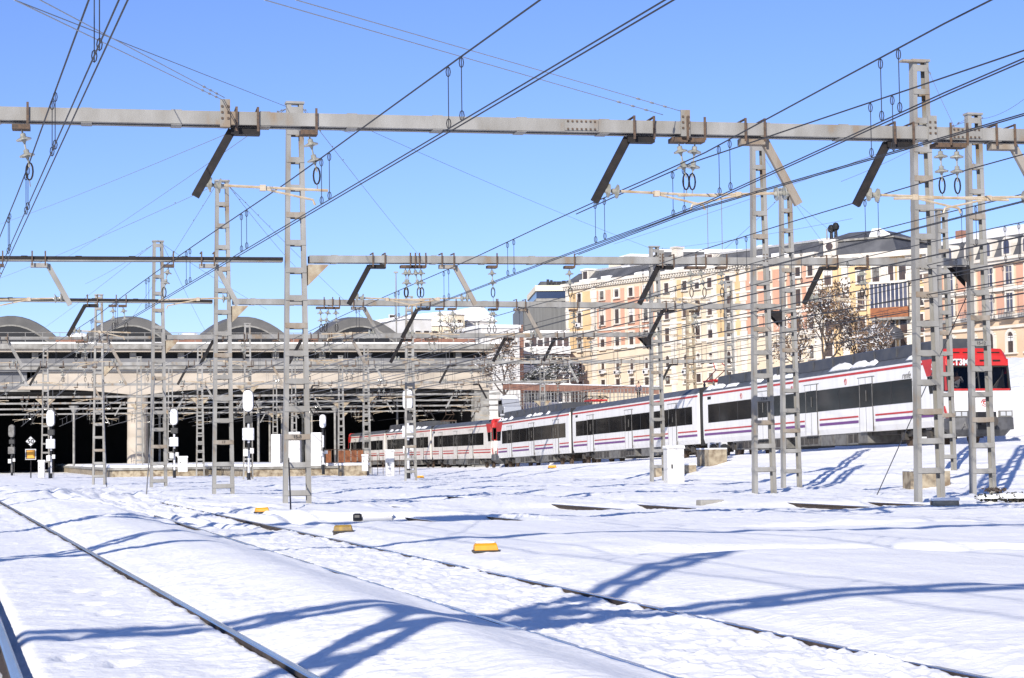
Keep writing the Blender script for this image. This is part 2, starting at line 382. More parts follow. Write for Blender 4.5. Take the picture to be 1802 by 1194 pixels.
    k = .25 * sst(-13.5 + 2.0 * n3, -2.3, w) + .75 * np.clip((w + 9.6 + 1.5 * n3) / 7.4, 0, 1)
    z = z + (np.maximum(crest, z) - z) * k * on
    hill = (3.9 * sst(3.6, 9.5, w) + 3.2 * sst(9, 30, w) + 1.2 * sst(25, 60, w)) * (1 + .12 * n1)
    gate = sst(30, 70, y) * np.where(y > 182, sst(-1.6, -.6, x), 1.0)
    z = z + hill * gate
    for pl in GROOVES:
        dm = np.full(x.shape, 9.0)
        sel = (y > 38) & (y < 110) & (x < 2)
        xs, ys = x[sel], y[sel]; q = np.full(xs.shape, 9.0)
        for (ax, ay), (bx, by) in zip(pl, pl[1:]):
            t = np.clip(((xs - ax) * (bx - ax) + (ys - ay) * (by - ay)) / ((bx - ax) ** 2 + (by - ay) ** 2), 0, 1)
            q = np.minimum(q, np.hypot(xs - ax - t * (bx - ax), ys - ay - t * (by - ay)))
        dm[sel] = q; z = z - .085 * np.exp(-(dm / .11) ** 2) + .03 * np.exp(-((dm - .3) / .15) ** 2)
    # footprints between the nearest rails and lumps kicked up by shunters
    for i, (fx, fy) in enumerate(FOOT):
        q = ((x - fx) / .075) ** 2 + ((y - fy) / .15) ** 2
        z = z - .085 * np.exp(-q) + .006 * np.exp(-((x - fx) ** 2 + (y - fy - .28) ** 2) / .03)
    return z
FOOT = [tuple(on_z(px, py, .23)[:2]) for px, py in ((135, 1035), (157, 1060), (182, 1040), (190, 1075), (196, 1105), (125, 1115), (205, 1130), (120, 1150), (215, 1160), (800, 1010), (860, 1000), (960, 1045), (1010, 1062), (930, 1020))]
def _gr(*p):
    q = [on_z(a, b, .15) for a, b in p]; return [(v.x, v.y) for v in q]
GROOVES = [_gr((150, 862), (93, 872), (92, 882), (115, 893), (190, 903), (330, 922), (500, 945)), _gr((200, 862), (118, 872), (125, 884), (180, 896), (300, 912), (470, 934)), _gr((260, 864), (175, 870), (180, 880), (240, 892), (380, 908), (560, 925)), _gr((330, 866), (232, 872), (250, 884), (340, 896), (480, 908))]
def gz(x, y): return float(ground(np.array([x]), np.array([y]))[0])
def on_ground(px, py):
    d = ray(px, py); t = 8.0; dt = .25
    while t < 400:
        p = CAM + d * t
        if p.z < gz(p.x, p.y): break
        t += dt; dt *= 1.012
    lo, hi = t - dt * 1.1, t
    for _ in range(14):
        mid = (lo + hi) / 2; p = CAM + d * mid
        if p.z < gz(p.x, p.y): hi = mid
        else: lo = mid
    return CAM + d * hi

def make_ground():
    a_f = np.arange(-.30, .3001, .00105)
    a_l = -.30 - np.cumsum(np.linspace(.004, .16, 36)); a_r = .30 + np.cumsum(np.linspace(.004, .16, 36))
    a_l = a_l[a_l > -math.pi * .995]; a_r = a_r[a_r < math.pi * .995]
    ang = np.concatenate([a_l[::-1], a_f, a_r]); na = len(ang)
    r = [0.6]
    while r[-1] < 1800:
        q = r[-1]; st = .06 if q < 9 else (.0029 if q < 45 else (.0042 if q < 130 else (.012 if q < 320 else .12)))
        r.append(q * (1 + st) if q >= 9 else q + .35)
    r = np.array(r); nr = len(r)
    A, Rr = np.meshgrid(ang, r)
    X = (np.sin(A) * Rr).ravel(); Y = (np.cos(A) * Rr).ravel()
    Z = ground(X, Y)
    co = np.stack([X, Y, Z], 1)
    co = np.vstack([co, [[0, 0, gz(0, 0)]]])
    i = np.arange(nr - 1)[:, None] * na; j = np.arange(na)[None, :]; jn = (j + 1) % na
    q = np.stack([(i + j), (i + jn), (i + na + jn), (i + na + j)], -1).reshape(-1, 4)[:, ::-1]
    c = len(co) - 1
    tri = np.stack([np.full(na, c), (np.arange(na) + 1) % na, np.arange(na)], 1)
    me = bpy.data.meshes.new('snow_ground')
    me.vertices.add(len(co)); me.vertices.foreach_set('co', co.ravel())
    nl = q.size + tri.size; me.loops.add(nl); me.loops.foreach_set('vertex_index', np.concatenate([q.ravel(), tri.ravel()]))
    npoly = len(q) + len(tri); me.polygons.add(npoly)
    me.polygons.foreach_set('loop_start', np.concatenate([np.arange(len(q)) * 4, len(q) * 4 + np.arange(len(tri)) * 3]))
    me.polygons.foreach_set('loop_total', np.concatenate([np.full(len(q), 4), np.full(len(tri), 3)]))
    me.update(calc_edges=True); me.validate()
    me.polygons.foreach_set('use_smooth', [True] * len(me.polygons))
    me.materials.append(M['snow'])
    o = bpy.data.objects.new('snow_ground', me); COL.objects.link(o); tag(o, kind='structure'); return o
make_ground()

# ------------------------------------------------------------------ rails
def rail(a, b, y0, y1, label, zf=None, step=1.5):
    prof = [(-.036, .0), (-.036, -.03), (-.012, -.045), (-.010, -.125), (-.07, -.155), (-.07, -.17), (.07, -.17), (.07, -.155), (.010, -.125), (.012, -.045), (.036, -.03), (.036, 0), (.02, .004), (-.02, .004)]
    mb = MB(); ys = np.arange(y0, y1 + .01, step); n = len(prof); vs = []
    nx, ny = .963, -b * .963
    for y in ys:
        x = a + b * y; z = ZR if zf is None else zf(x, y)
        for p, h in prof: vs.append((x + nx * p, y + ny * p, z + h))
    fs = []; mm = []
    for i in range(len(ys) - 1):
        for j in range(n):
            q = (j + 1) % n; fs.append((i * n + j, i * n + q, (i + 1) * n + q, (i + 1) * n + j)); mm.append(1 if j in (11, 12, 13) else 0)
    mb.v = vs; mb.f = fs; mb.m = mm
    o = mb.build('rail', ['railside', 'railtop']); tag(o, label, 'rail', 'rails of the yard'); return o
rail(*RAILS[0], -6, 60, 'thick shiny rail cutting the bottom corner, dark gap beside it')
rail(*RAILS[1], -6, 92, 'long bare steel rail running clear of the snow from the bottom edge')
rail(*RAILS[2], -4, 60, 'thin rail almost lost in snow, next beyond the long bare rail', zf=lambda x, y: ZR - .014)
rail(*RAILS[3], -4, 60, 'rail showing in short dark slots along a crusted snow edge')
FL = ['dark rail length laid bare just beyond the yellow boxes', 'dark rail length beginning behind the nearest dark bare length', 'snow covered rail with one dark stub at the picture edge', 'buried rail with a broken dark length in front of the distant lattice mast',
      'rail showing one small dark notch and a longer dark strip by the grey block', 'dark rail strip before the pair of slim lattice masts', 'dark rail strip before the tall mast, next to the tan concrete block', 'fully buried rail nearest the embankment foot', 'fully buried rail at the embankment foot']
for k, (a, b) in enumerate(FAR[:7]): rail(a, b, 10 if k != 2 else 20, 66 if k != 2 else 26, FL[k], step=1.0)

# ------------------------------------------------------------------ lattice masts and portals
HM = 10.66
def mast_w(z): return .74 - (.74 - .42) * z / HM
def mast_mesh(wd=1.0, H=HM):
    mb = MB()
    for sx in (-1, 1):
        x0, x1 = sx * (mast_w(0) / 2 * wd - .055), sx * (mast_w(H) / 2 * wd - .055)
        for sy in (-1, 1): mb.bar((x0, sy * .10, -.6), (x1, sy * .10, H), .115, .022, side=(1, 0, 0))
        mb.bar((x0 + sx * .05, 0, -.6), (x1 + sx * .05, 0, H), .014, .176, side=(1, 0, 0))
    mb.box((0, 0, H + .03), (mast_w(H) + .06, .30, .06))
    mb.box((0, -.10, H - .16), (mast_w(H) - .02, .03, .16))
    return mb
def batten_mesh(z, wd=1.0):
    mb = MB(); ww = mast_w(z) * wd - .13
    mb.box((0, -.122, z), (ww + .12, .016, .135)); mb.box((0, .122, z - .02), (ww + .12, .016, .135))
    return mb
_mm = {}
BZ = [.62 + .715 * k for k in range(14)]
def add_mast(parent, base, rz, m='galv', detail=True, H=HM, wd=1.0, name='mast'):
    key = (m, detail, H, wd)
    loc = Vector(base) - parent.location
    if key not in _mm:
        mb = mast_mesh(wd, H)
        if not detail:
            for z in BZ:
                if z < H: b = batten_mesh(z, wd); mb.add(b.v, b.f)
        o = mb.build(name, m, parent); bs = []
        if detail:
            for i, z in enumerate(BZ):
                if z > H - .3: continue
                bs.append(batten_mesh(z, wd).build('batten', 'galv2' if (i % 4 == 2 and m == 'galv') else m, o))
        _mm[key] = (o, bs)
        o.location = loc; o.rotation_euler = (0, 0, rz); return o
    src, bs = _mm[key]
    o = src.copy(); COL.objects.link(o); o.parent = parent; o.location = loc; o.rotation_euler = (0, 0, rz)
    for b in bs: c = b.copy(); COL.objects.link(c); c.parent = o
    return o
def disc_insulator(mb, p0, p1, r=.115, n=2):
    """cap-and-disc insulators strung from p0 to p1"""
    p0, p1 = Vector(p0), Vector(p1); d = p1 - p0; L = d.length; a = d.normalized()
    for k in range(n):
        q = p0 + a * (L * (.16 + .40 * k))
        mb.lathe([(.03, 0), (.042, .01), (.042, .05), (.06, .06), (r, .085), (r * .97, .105), (.05, .10), (.025, .13), (.02, .15)], q, a, 12)
    mb.tube([p0, p1], .014, 5)

class Portal:
    def __init__(s, label, pA, pB, zb=None, group='catenary portals across the yard', name='catenary_portal', at=None):
        s.A, s.B = Vector(pA), Vector(pB)
        s.e = (s.B - s.A); s.e.z = 0; s.L = s.e.length; s.e.normalize(); s.n = Vector((-s.e.y, s.e.x, 0)); s.rz = math.atan2(s.e.y, s.e.x)
        loc = Vector(at) if at else Vector((s.A.x, s.A.y, 0))
        s.root = thing(name, label, 'catenary portal', loc, 0, group)
        s.o = loc
    def z(s, a): return s.A.z + (s.B.z - s.A.z) * a / s.L
    def pt(s, a, z, dy=0): return s.A + s.e * a + s.n * dy + Vector((0, 0, z - s.A.z))
    def a_px(s, px, py=None):
        zz = 6.64; p = None
        # where the sight line of this pixel column meets the portal's plane
        y = 500 if py is None else py
        p = on_plane(px, y, s.A, s.n); return (p - s.A).dot(s.e)
    def beam(s, a0, a1, h=.255, d=.34, m='galv', dark=False, plates=()):
        mb = MB(); p0, p1 = s.pt(a0, s.z(a0)), s.pt(a1, s.z(a1))
        for sy in (-1, 1):
            q0, q1 = p0 + s.n * (sy * d / 2), p1 + s.n * (sy * d / 2)
            mb.bar(q0, q1, .02, h, side=s.n)
            for sz in (-1, 1):
                mb.bar(q0 - s.n * (sy * .045) + Vector((0, 0, sz * (h / 2 + .006))), q1 - s.n * (sy * .045) + Vector((0, 0, sz * (h / 2 + .006))), .11, .012, side=s.n)
        k = a0 + .65
        while k < a1:
            for sz in (-1, 1):
                q = s.pt(k, s.z(k) + sz * (h / 2 + .02)); mb.bar(q - s.n * (d / 2), q + s.n * (d / 2), .16, .012, side=s.e)
            k += 1.32
        o = mb.build('beam', m, s.root, off=s.o)
        for a in plates:
            pb = MB(); c = s.pt(a, s.z(a), -d / 2 - .018)
            pb.bar(c - s.e * .27, c + s.e * .27, .012, h * .92, side=s.n)
            for i in range(7):
                for j in (-1, 1):
                    q = c + s.e * ((i - 3) * .072) + Vector((0, 0, j * .06)) - s.n * .012; pb.mi = 1; pb.box(q, (.026, .02, .026), s.rz)
            pb.build('splice_plate', [m, 'bolt'], o, off=s.o)
        return o
    def bracket(s, a, col='galv'):                  # upright plate on top where a span cable is made fast
        mb = MB(); c = s.pt(a, s.z(a) + .16, -.19); mb.bar(c - Vector((0, 0, .3)), c + Vector((0, 0, .12)), .15, .03, side=s.e)
        mb.mi = 1
        for i in (-1, 1):
            for j in (-1, 0, 1): q = c + s.e * (i * .045) + Vector((0, 0, -.08 + j * .09)) - s.n * .022; mb.box(q, (.03, .02, .03), s.rz)
        mb.build('cable_bracket', [col, 'bolt'], s.root, off=s.o)
    def arm(s, a, sgn=1, col='dark', string=True, reach=1.45, light=False, clamp=True, drop=1.0, steady=True, thr=0.0):
        e, zb = s.e, s.z(a); P = lambda u, z, dy=0: s.pt(a + sgn * u, z, dy)
        mb = MB()
        mb.bar(P(-.02, zb - .18), P(.42, zb - .18), .20, .10, side=s.n)
        mb.bar(P(.0, zb - .16, .0), P(-.55, zb - .17 - drop, .0), .09, .125, side=s.n)
        mb.mi = 1
        for u in (.06, .38):
            mb.bar(P(u, zb - .2, -.21), P(u, zb + .17, -.21), .035, .02, side=e); mb.bar(P(u, zb + .155, -.21), P(u, zb + .155, .21), .035, .02, side=e)
        arm = mb.build('drop_arm', [col, 'bolt'], s.root, off=s.o)
        mi = MB(); zi = zb - .12 - drop * .86
        disc_insulator(mi, P(-.47, zi), P(-.12, zi - .03)); mi.build('insulator', 'glassins', arm, smooth=False, off=s.o)
        mt = MB(); mt.tube([P(-.14, zi - .02), P(reach, zi - .075)], .023, 6)
        mt.box(P(.46, zi - .05), (.09, .09, .09), s.rz)
        if steady:
            mt.tube([P(.46, zi - .06), P(1.12, zi - .20), P(1.22, zi - .22), P(1.25, zi - .30)], .019, 6)
        mt.build('steady_tube', 'brass', arm, off=s.o)
        if string: s.string(a + sgn * (reach - .14), .62, tilt=.12 * sgn, tie=zi - .075)
        return arm
    def string(s, a, L=.62, tilt=.1, tie=None, wheel=True):
        zb = s.z(a); p0 = s.pt(a - tilt, zb - .17); p1 = s.pt(a, zb - .17 - L)
        mb = MB()
        disc_insulator(mb, p0, p1)
        mb.mi = 1
        mb.box(s.pt(a - tilt, zb - .18), (.26, .24, .07), s.rz)
        mb.bar(s.pt(a - tilt + .1, zb - .2, -.21), s.pt(a - tilt + .1, zb + .17, -.21), .035, .02, side=s.e)
        if wheel:
            c = p1 - Vector((0, 0, .0)); ring = [c + s.e * (.05 * math.cos(t)) + Vector((0, 0, .13 * math.sin(t) - .06)) for t in np.linspace(0, 2 * math.pi, 13)]
            mb.mi = 2; mb.tube(ring, .014, 5)
        o = mb.build('insulator_string', ['glassins', 'bolt', 'dark'], s.root, off=s.o)
        if tie is not None:
            t = MB(); t.tube([p1 - Vector((0, 0, .18)), s.pt(a + tilt * .1, tie)], .008, 5); t.build('tie_wire', 'wiregrey', o, off=s.o)
        return o
    def haunch(s, a, sgn, m='galvrust'):
        mb = MB(); z0 = s.z(a) - .14
        for dy in (-.15, .15):
            mb.prism([(0, z0), (sgn * .55, z0), (0, z0 - .55)], lambda u, v, k, dy=dy: s.pt(a + u, v, dy + (k - .5) * .03))
        mb.build('gusset', m, s.root, off=s.o)

def mast_at(px, pyf, pyt, H=HM):
    Y = FPX * H / (pyf - pyt); p = at_y(px, pyf, Y); return Vector((p.x, p.y, p.z))
MA = {1: mast_at(523, 910, 180), 2: mast_at(393, 888, 318), 3: mast_at(279, 872, 425), 4: mast_at(174, 858, 520)}
MR = {1710: mast_at(1730, 868, 200), 1335: mast_at(1345, 862, 250), 1380: mast_at(1393, 860, 333), 1155: mast_at(1158, 845, 435), 1620: mast_at(1636, 873, 105)}
for k in MA: MA[k].z = 0

# the wide portal overhead in the foreground
bA, bB = on_z(0, 203, 6.64), on_z(1802, 241, 6.64)
e = (bB - bA); e.normalize()
p1 = Portal('nearest portal, its thick grey beam spanning the whole width of the sky', bA, bB, at=(bA.x - 6, bA.y - 1, 0))
p1.beam(-6.0, p1.L + 5.0, h=.175, plates=(p1.a_px(1018, 225), p1.a_px(1692, 236)))
for px, py, sg, col in ((408, 222, 1, 'dark'), (1104, 232, 1, 'dark'), (1345, 236, -1, 'galv2'), (1560, 240, 1, 'dark'), (1782, 241, -1, 'galv2')):
    p1.arm(p1.a_px(px, py), sg, col, string=False, reach=1.45 if px < 1500 else 2.1)
p1.arm(-1.55, 1, 'dark', string=False)
for px, sh in ((52, .12), (557, .12), (1206, .12), (1217, -.06), (1656, 0.02), (1683, 0.0)):
    p1.string(p1.a_px(px, 250), .60, sh, tie=5.58)
for px in (395, 1200, 1632): p1.bracket(p1.a_px(px, 215))
for a in (-5.4, p1.L + 4.4): add_mast(p1.root, p1.pt(a, 0.1), p1.rz)

def two_mast_portal(label, mL, mR, yL, yR, left=18.0, right=0.0, arms=(), strings=(), dark_left=True, m='galv', detail=True, hl=True, hr=True, more=()):
    e2 = (mR - mL); e2.z = 0; L = e2.length
    zL = at_y(to_px(mL)[0], yL, mL.y).z; zR = at_y(to_px(mR)[0], yR, mR.y).z
    P = Portal(label, Vector((mL.x, mL.y, zL)), Vector((mR.x, mR.y, zR)))
    add_mast(P.root, mL, P.rz, m, detail); add_mast(P.root, mR, P.rz, m, detail)
    P.beam(.34, L - .34, h=.16, m=m)
    if left:
        P.beam(-left, -.34, h=.06, d=.30, m='dark' if dark_left else m); add_mast(P.root, P.pt(-left - .3, 0), P.rz, m, False)
        mb = MB(); mb.bar(P.pt(-left, P.z(-left) - .06), P.pt(-.34, P.z(-.34) - .06), .34, .02, side=P.n); mb.build('beam_flange', m, P.root, off=P.o)
    if right: P.beam(L + .34, L + right, h=.2, m=m); add_mast(P.root, P.pt(L + right, 0.5), P.rz, m, False)
    if hl: P.haunch(.30, 1)
    if hr: P.haunch(L - .30, -1, 'dark')
    for px, py, sg, col in arms: P.arm(P.a_px(px, py), sg, col)
    for px, py in strings: P.string(P.a_px(px, py), .62, .03, tie=5.5)
    for a, mm in more: add_mast(P.root, P.pt(a, 0), P.rz, m, False)
    return P
p2 = two_mast_portal('second portal, on the tallest ladder-like mast in the middle of the snow', MA[1], MR[1710], 457, 462, 18,
    arms=((84, 458, -1, 'galv'), (380, 456, -1, 'galv'), (650, 457, 1, 'dark'), (800, 458, -1, 'galv2'), (1158, 460, 1, 'dark'), (1446, 461, 1, 'dark')),
    strings=((715, 458), (742, 458), (867, 459), (1003, 460), (1216, 460), (1270, 460), (1516, 461)))
for px in (1160, 1342): p2.bracket(p2.a_px(px, 452))
p3 = two_mast_portal('third portal, second mast back whose top carries a bundle of span cables', MA[2], MR[1380], 531, 541, 18,
    arms=((150, 532, 1, 'dark'), (640, 529, -1, 'galv'), (735, 530, 1, 'dark'), (925, 531, -1, 'galv2'), (1166, 535, 1, 'dark')),
    strings=((200, 532), (565, 530), (592, 530), (775, 530), (870, 531), (1010, 533), (1222, 536)))
p4 = two_mast_portal('fourth portal, third mast back against the vaulted station roof', MA[3], MR[1155], 594, 589, 18, dark_left=False,
    arms=((15, 597, -1, 'galv'), (375, 594, 1, 'dark'), (190, 596, -1, 'galv2'), (530, 592, 1, 'dark'), (620, 592, -1, 'galv2'), (708, 591, 1, 'dark'), (888, 590, 1, 'dark'), (976, 590, 1, 'dark')),
    strings=((150, 596), (430, 593), (485, 593), (555, 592), (765, 591), (1040, 590)))
mL5 = MA[4]; mR5 = at_y(1287, 790, 112); mR5.z = .6
p5 = two_mast_portal('fifth portal, fourth mast back beside the fifty sign and dark hall', mL5, mR5, 641, 636, 18, dark_left=False, hr=False,
    arms=((30, 642, -1, 'galv'), (70, 643, 1, 'dark'), (205, 641, -1, 'galv2'), (330, 640, 1, 'dark'), (480, 640, -1, 'galv2'), (660, 639, -1, 'galv'), (790, 638, 1, 'dark'), (1000, 637, -1, 'galv'), (1180, 636, 1, 'dark')),
    strings=((110, 642), (150, 641), (260, 641), (395, 640), (440, 640), (545, 639), (610, 639), (735, 638), (850, 638), (950, 637), (1090, 636)))
add_mast(p5.root, Vector((at_y(722, 835, 112).x, 112.5, .0)), p5.rz, 'galv')
# portals running on into the hall
FARP = [(134, 'sixth portal, seen as the upper thin white bar across the hall mouth', (722, 436)), (161, 'portal at the hall mouth whose beam is the second thin bar down', (80, 352, 645)), (179, 'portal just inside the hall, third thin bar down', (245, 600, 955)),
        (199, 'portal inside the hall, fourth thin bar down, half in shade', (300, 517)), (222, 'portal deep inside the hall, lowest thin bar', (484, 600))]
for i, (Y, lab, mpx) in enumerate(FARP):
    xa, xb = at_y(-60, 700, Y).x, at_y(880 if Y > 150 else 1000, 700, Y).x
    A = Vector((xa, Y - .26 * 0 + xa * .17 + 4, 6.64)); B = Vector((xb, Y + xb * .17 + 4, 6.64))
    P = Portal(lab, A, B); P.beam(0, P.L, h=.13, d=.25, m='galv')
    rr = random.Random(30 + i)
    for px in mpx:
        a = P.a_px(px, 720); add_mast(P.root, P.pt(a, .1), P.rz, 'galv', False); P.haunch(a + .25, 1); P.haunch(a - .25, -1)
    n = 0; a = 2.0
    while a < P.L - 1:
        P.arm(a, rr.choice((-1, 1)), 'galv' if rr.random() < .4 else 'dark', string=rr.random() < .8); a += rr.uniform(4.6, 7.6)
        if rr.random() < .6: P.string(a - 1.6, .6, .03, tie=5.5)

# portal right above the photographer: only its shadow reaches the picture
t_y = 3.2
p0 = Portal('portal overhead that throws the broad blue shadows on the near snow', (-9.0, 2.6, 6.7), (12.0, 7.2, 6.7))
p0.beam(0, p0.L, h=.14, d=.60)
for Yb, hh, lab in ((17.6, .09, 'slim'),):
    pq = Portal(lab + ' portal beam overhead, above the picture, throwing a narrow shadow band on the near tracks', (-10.5, Yb - 2.6, 6.65), (11.5, Yb + 3.2, 6.65))
    pq.beam(0, pq.L, h=hh, d=.24 if hh > .07 else .18)
    for a in (-.3, pq.L + .3): add_mast(pq.root, pq.pt(a, 0), pq.rz)
for a, sg in ((11.4, 1), (15.2, -1)): p0.arm(a, sg, 'galv')
for a in (14.0,): p0.string(a, .62, .1, tie=5.6)
add_mast(p0.root, p0.pt(5.1, 0), p0.rz); add_mast(p0.root, p0.pt(20, 0.2), p0.rz)
for a in (5.45,): p0.haunch(a, 1)
for a in (4.75,): p0.haunch(a, -1)

# free-standing masts
def lone_mast(base, label, m='galv', rz=.27, H=HM, name='lattice_mast', detail=True, wd=1.0):
    root = thing(name, label, 'mast', (base[0], base[1], 0), 0, 'free standing lattice masts'); add_mast(root, Vector((base[0], base[1], base[2])), rz, m, detail, H, wd); return root
mA_ = lone_mast(MR[1620], 'tallest mast in front of the red train cab, flat plate on its head')
mB_ = lone_mast(MR[1335], 'slim mast before the train with a drop arm strut over its head')
m_ = MB(); pt = MR[1620] + Vector((0, 0, HM)); m_.box((pt.x - .18, pt.y - .14, pt.z + .0), (.62, .2, .05), .27); m_.build('head_plate', 'galv2', mA_, off=mA_.location)
b1215 = at_y(1219, 815, 118); lone_mast((b1215.x, b1215.y, b1215.z), 'rusty brown mast holding the black diamond board', 'galvrust', H=9.6)
b1660 = at_y(1668, 825, 68); lone_mast((b1660.x, b1660.y, b1660.z - .2), 'thinner mast seen just behind the tallest one, close to the windscreen', H=9.2, wd=.8)
for k, (px, Y, H, lab) in enumerate(((352, 176, 8.6, 'short mast with a white box at chest height at the platform end'), (645, 168, 9.5, 'slender mast beside the train tail and brown fence'),
        (700, 240, 18.0, 'very tall thin pole rising past the roof vault'))):
    b = at_y(px, 832, Y)
    if k == 2:
        r_ = thing('floodlight_pole', lab, 'pole', (b.x, b.y, 0)); mb = MB(); mb.tube([(0, 0, 0), (0, 0, 24)], .14, 8, .07); mb.box((0, 0, 24.1), (.5, .3, .2)); mb.build('shaft', 'galv', r_)
    else: lone_mast((b.x, b.y, .05), lab, H=H, detail=False)

# ------------------------------------------------------------------ overhead lines
GL = 'overhead contact lines'
def catenary(label, pts, zc=5.3, zm=6.07, y0=None, y1=None, step=6.5, sag=.12, rc=.0085, drop=True, zoff=None, twin=True, phase=0.0, m='wire', sup=()):
    """pts: plan points (x, y) from near to far; messenger over twin contact wires with droppers"""
    P = [Vector((p[0], p[1], 0)) for p in pts]
    cum = [0]
    for a, b in zip(P, P[1:]): cum.append(cum[-1] + (b - a).length)
    T = cum[-1]
    def at(t):
        for i in range(len(P) - 1):
            if t <= cum[i + 1] or i == len(P) - 2: return P[i].lerp(P[i + 1], (t - cum[i]) / (cum[i + 1] - cum[i]))
    def zo(p): return 0 if zoff is None else zoff(p.x, p.y)
    root = thing('overhead_line', label, 'overhead line', (P[0].x, P[0].y, 0), 0, GL); off = root.location
    n = max(2, int(T / 3)); ts = np.linspace(0, T, n + 1)
    def zmess(t):
        return zm - sag * (1 - abs(math.cos(math.pi * (t + phase) / 32.0)))
    mb = MB(); mb.tube([at(t) + Vector((0, 0, zmess(t) + zo(at(t)))) for t in ts], rc * 1.25, 5); mb.build('messenger_wire', m, root, off=off)
    for sd in ((-1, 1) if twin else (0,)):
        d = (P[1] - P[0]).normalized(); nn = Vector((d.y, -d.x, 0)) * (.035 * sd)
        mb = MB(); mb.tube([at(t) + nn + Vector((0, 0, zc + zo(at(t)))) for t in ts], rc, 5); mb.build('contact_wire', m, root, off=off)
    if drop:
        t = 2.2 + phase % step; k = 0
        while t < min(T, 150) and k < 46:
            for dt in (0, .55):
                q = at(t + dt); z1, z0 = zmess(t + dt) + zo(q), zc + zo(q)
                mb = MB(); mb.tube([q + Vector((0, 0, z1)), q + Vector((0, 0, z0 + .02))], .0055, 4)
                if q.y < 70:
                    for zz in (z1 - .07, z0 + .08): mb.tube([q + Vector((.025 * math.cos(a), 0, zz + .06 * math.sin(a))) for a in np.linspace(0, 6.283, 9)], .006, 4)
                mb.build('dropper', m, root, off=off); k += 1
            t += step
    return root
def line2(x0, y0, slope, ya, yb): return [(x0 + slope * (y - y0), y) for y in (ya, yb)]
catenary('steep overhead line climbing into the upper corner beside the sign of the leftmost track', line2(-7.256, 29.27, -.3058, -14, 120), sag=.10, phase=1.2, step=6.0)
catenary('long overhead line crossing the open sky from top centre down past the tallest mid mast', line2(-.522, 21.965, -.3195, -14, 190), sag=.06, phase=.6, step=7.0)
catenary('overhead line from the upper corner passing under the nearest beam over the train side', [(9.0, 3.0), (4.989, 18.725), (2.851, 30.108), (1.083, 36.763), (-41, 205)], sag=.05, phase=4.2)
catenary('branching overhead line that joins its neighbour beneath the nearest beam', [(10.5, 8.4), (5.832, 21.958), (2.88, 30.3), (1.25, 36.9)], sag=.05, phase=2.0)
catenary('overhead line running low across the yellow building front', [(13.4, 11), (7.864, 29.667), (3.45, 46.965), (-34, 205)], phase=3.0)
for i, (dx, lab) in enumerate(((4.6, 'overhead line one track beyond, crossing the salmon wall panels'), (9.2, 'overhead line two tracks beyond, crossing the bare tree'), (13.8, 'overhead line near the embankment foot, passing the cab masts'), (2.3, 'overhead line between the low yellow front line and the next track'), (6.9, 'overhead line sagging past the fourth portal gusset'), (11.5, 'overhead line before the bare trees, beside the lower masts'))):
    catenary(lab, [(13.0 + dx, 14), (7.6 + dx, 32), (2.9 + dx, 49), (-33 + dx * .55, 205)], phase=1.7 * i, step=8.0)
for i, x0 in enumerate((-13.5, -10.0, -5.2, -1.0, 3.4)):
    catenary('distant overhead line fanning into the hall, ' + ('by the fifty sign', 'over the first dark bay', 'over the round column', 'over the white slabs', 'over the brown fence')[i], [(x0, 66 + 3 * i), (x0 - .272 * 150, 216 + 3 * i)], phase=1.3 * i, step=11, m='wiregrey', rc=.010)
def tzo(x, y): return float(train_z(train_s(x, y)))
catenary('overhead line directly above the white and red train', [(17.4 + 1.5 - .246 * q, 85.2 + q) for q in (-62, 0, 70, 140)], zoff=tzo, phase=2.5, zc=5.35, zm=6.5)
catenary('overhead line of the track behind the train', [(17.4 + 6.4 - .246 * q, 85.2 + q) for q in (-60, 0, 70, 130)], zoff=lambda x, y: tzo(x, y) + .6, phase=5.0, zc=5.35, zm=6.6)

GC = 'thin span cables in the sky'
def cable(label, p0, p1, r=.006, sag=.0, m='wirepale', beads=0):
    p0, p1 = Vector(p0), Vector(p1); mb = MB()
    pts = [p0.lerp(p1, t) - Vector((0, 0, sag * 4 * t * (1 - t))) for t in np.linspace(0, 1, 9)]
    mb.tube(pts, r, 5)
    for k in range(beads):
        q = p0.lerp(p1, .06 + .05 * k); d = (p1 - p0).normalized(); mb.lathe([(.006, 0), (.016, .02), (.016, .14), (.006, .16)], q, d, 6)
    o = mb.build('span_cable', m, loc=p0, off=p0); tag(o, label, 'cable', GC); return o
def atp(px, py, Y): return at_y(px, py, Y)
bk = p1.pt(p1.a_px(395, 190), 6.93)
cable('lower of two pale cables from the nearest beam bracket up to the corner', bk, atp(25, 0, 17), beads=3)
cable('upper of two pale cables from the nearest beam bracket up to the corner', bk + Vector((0, 0, .05)), atp(70, 0, 18), beads=3)
cable('single dark cable from the tall mid mast head to the corner', MA[1] + Vector((-.2, 0, 10.6)), atp(25, 0, 21), r=.007, m='wiregrey')
bk2 = p1.pt(p1.a_px(1200, 215), 6.93)
cable('pale cable slanting down to the beam bracket, lower strand', bk2 - Vector((.3, 0, .05)), atp(465, 0, 19), beads=3)
cable('pale cable slanting down to the beam bracket, upper strand', bk2, atp(520, 0, 19.5), beads=3)
def top(v, dx=0): return Vector(v) + Vector((dx, 0, HM - .1))
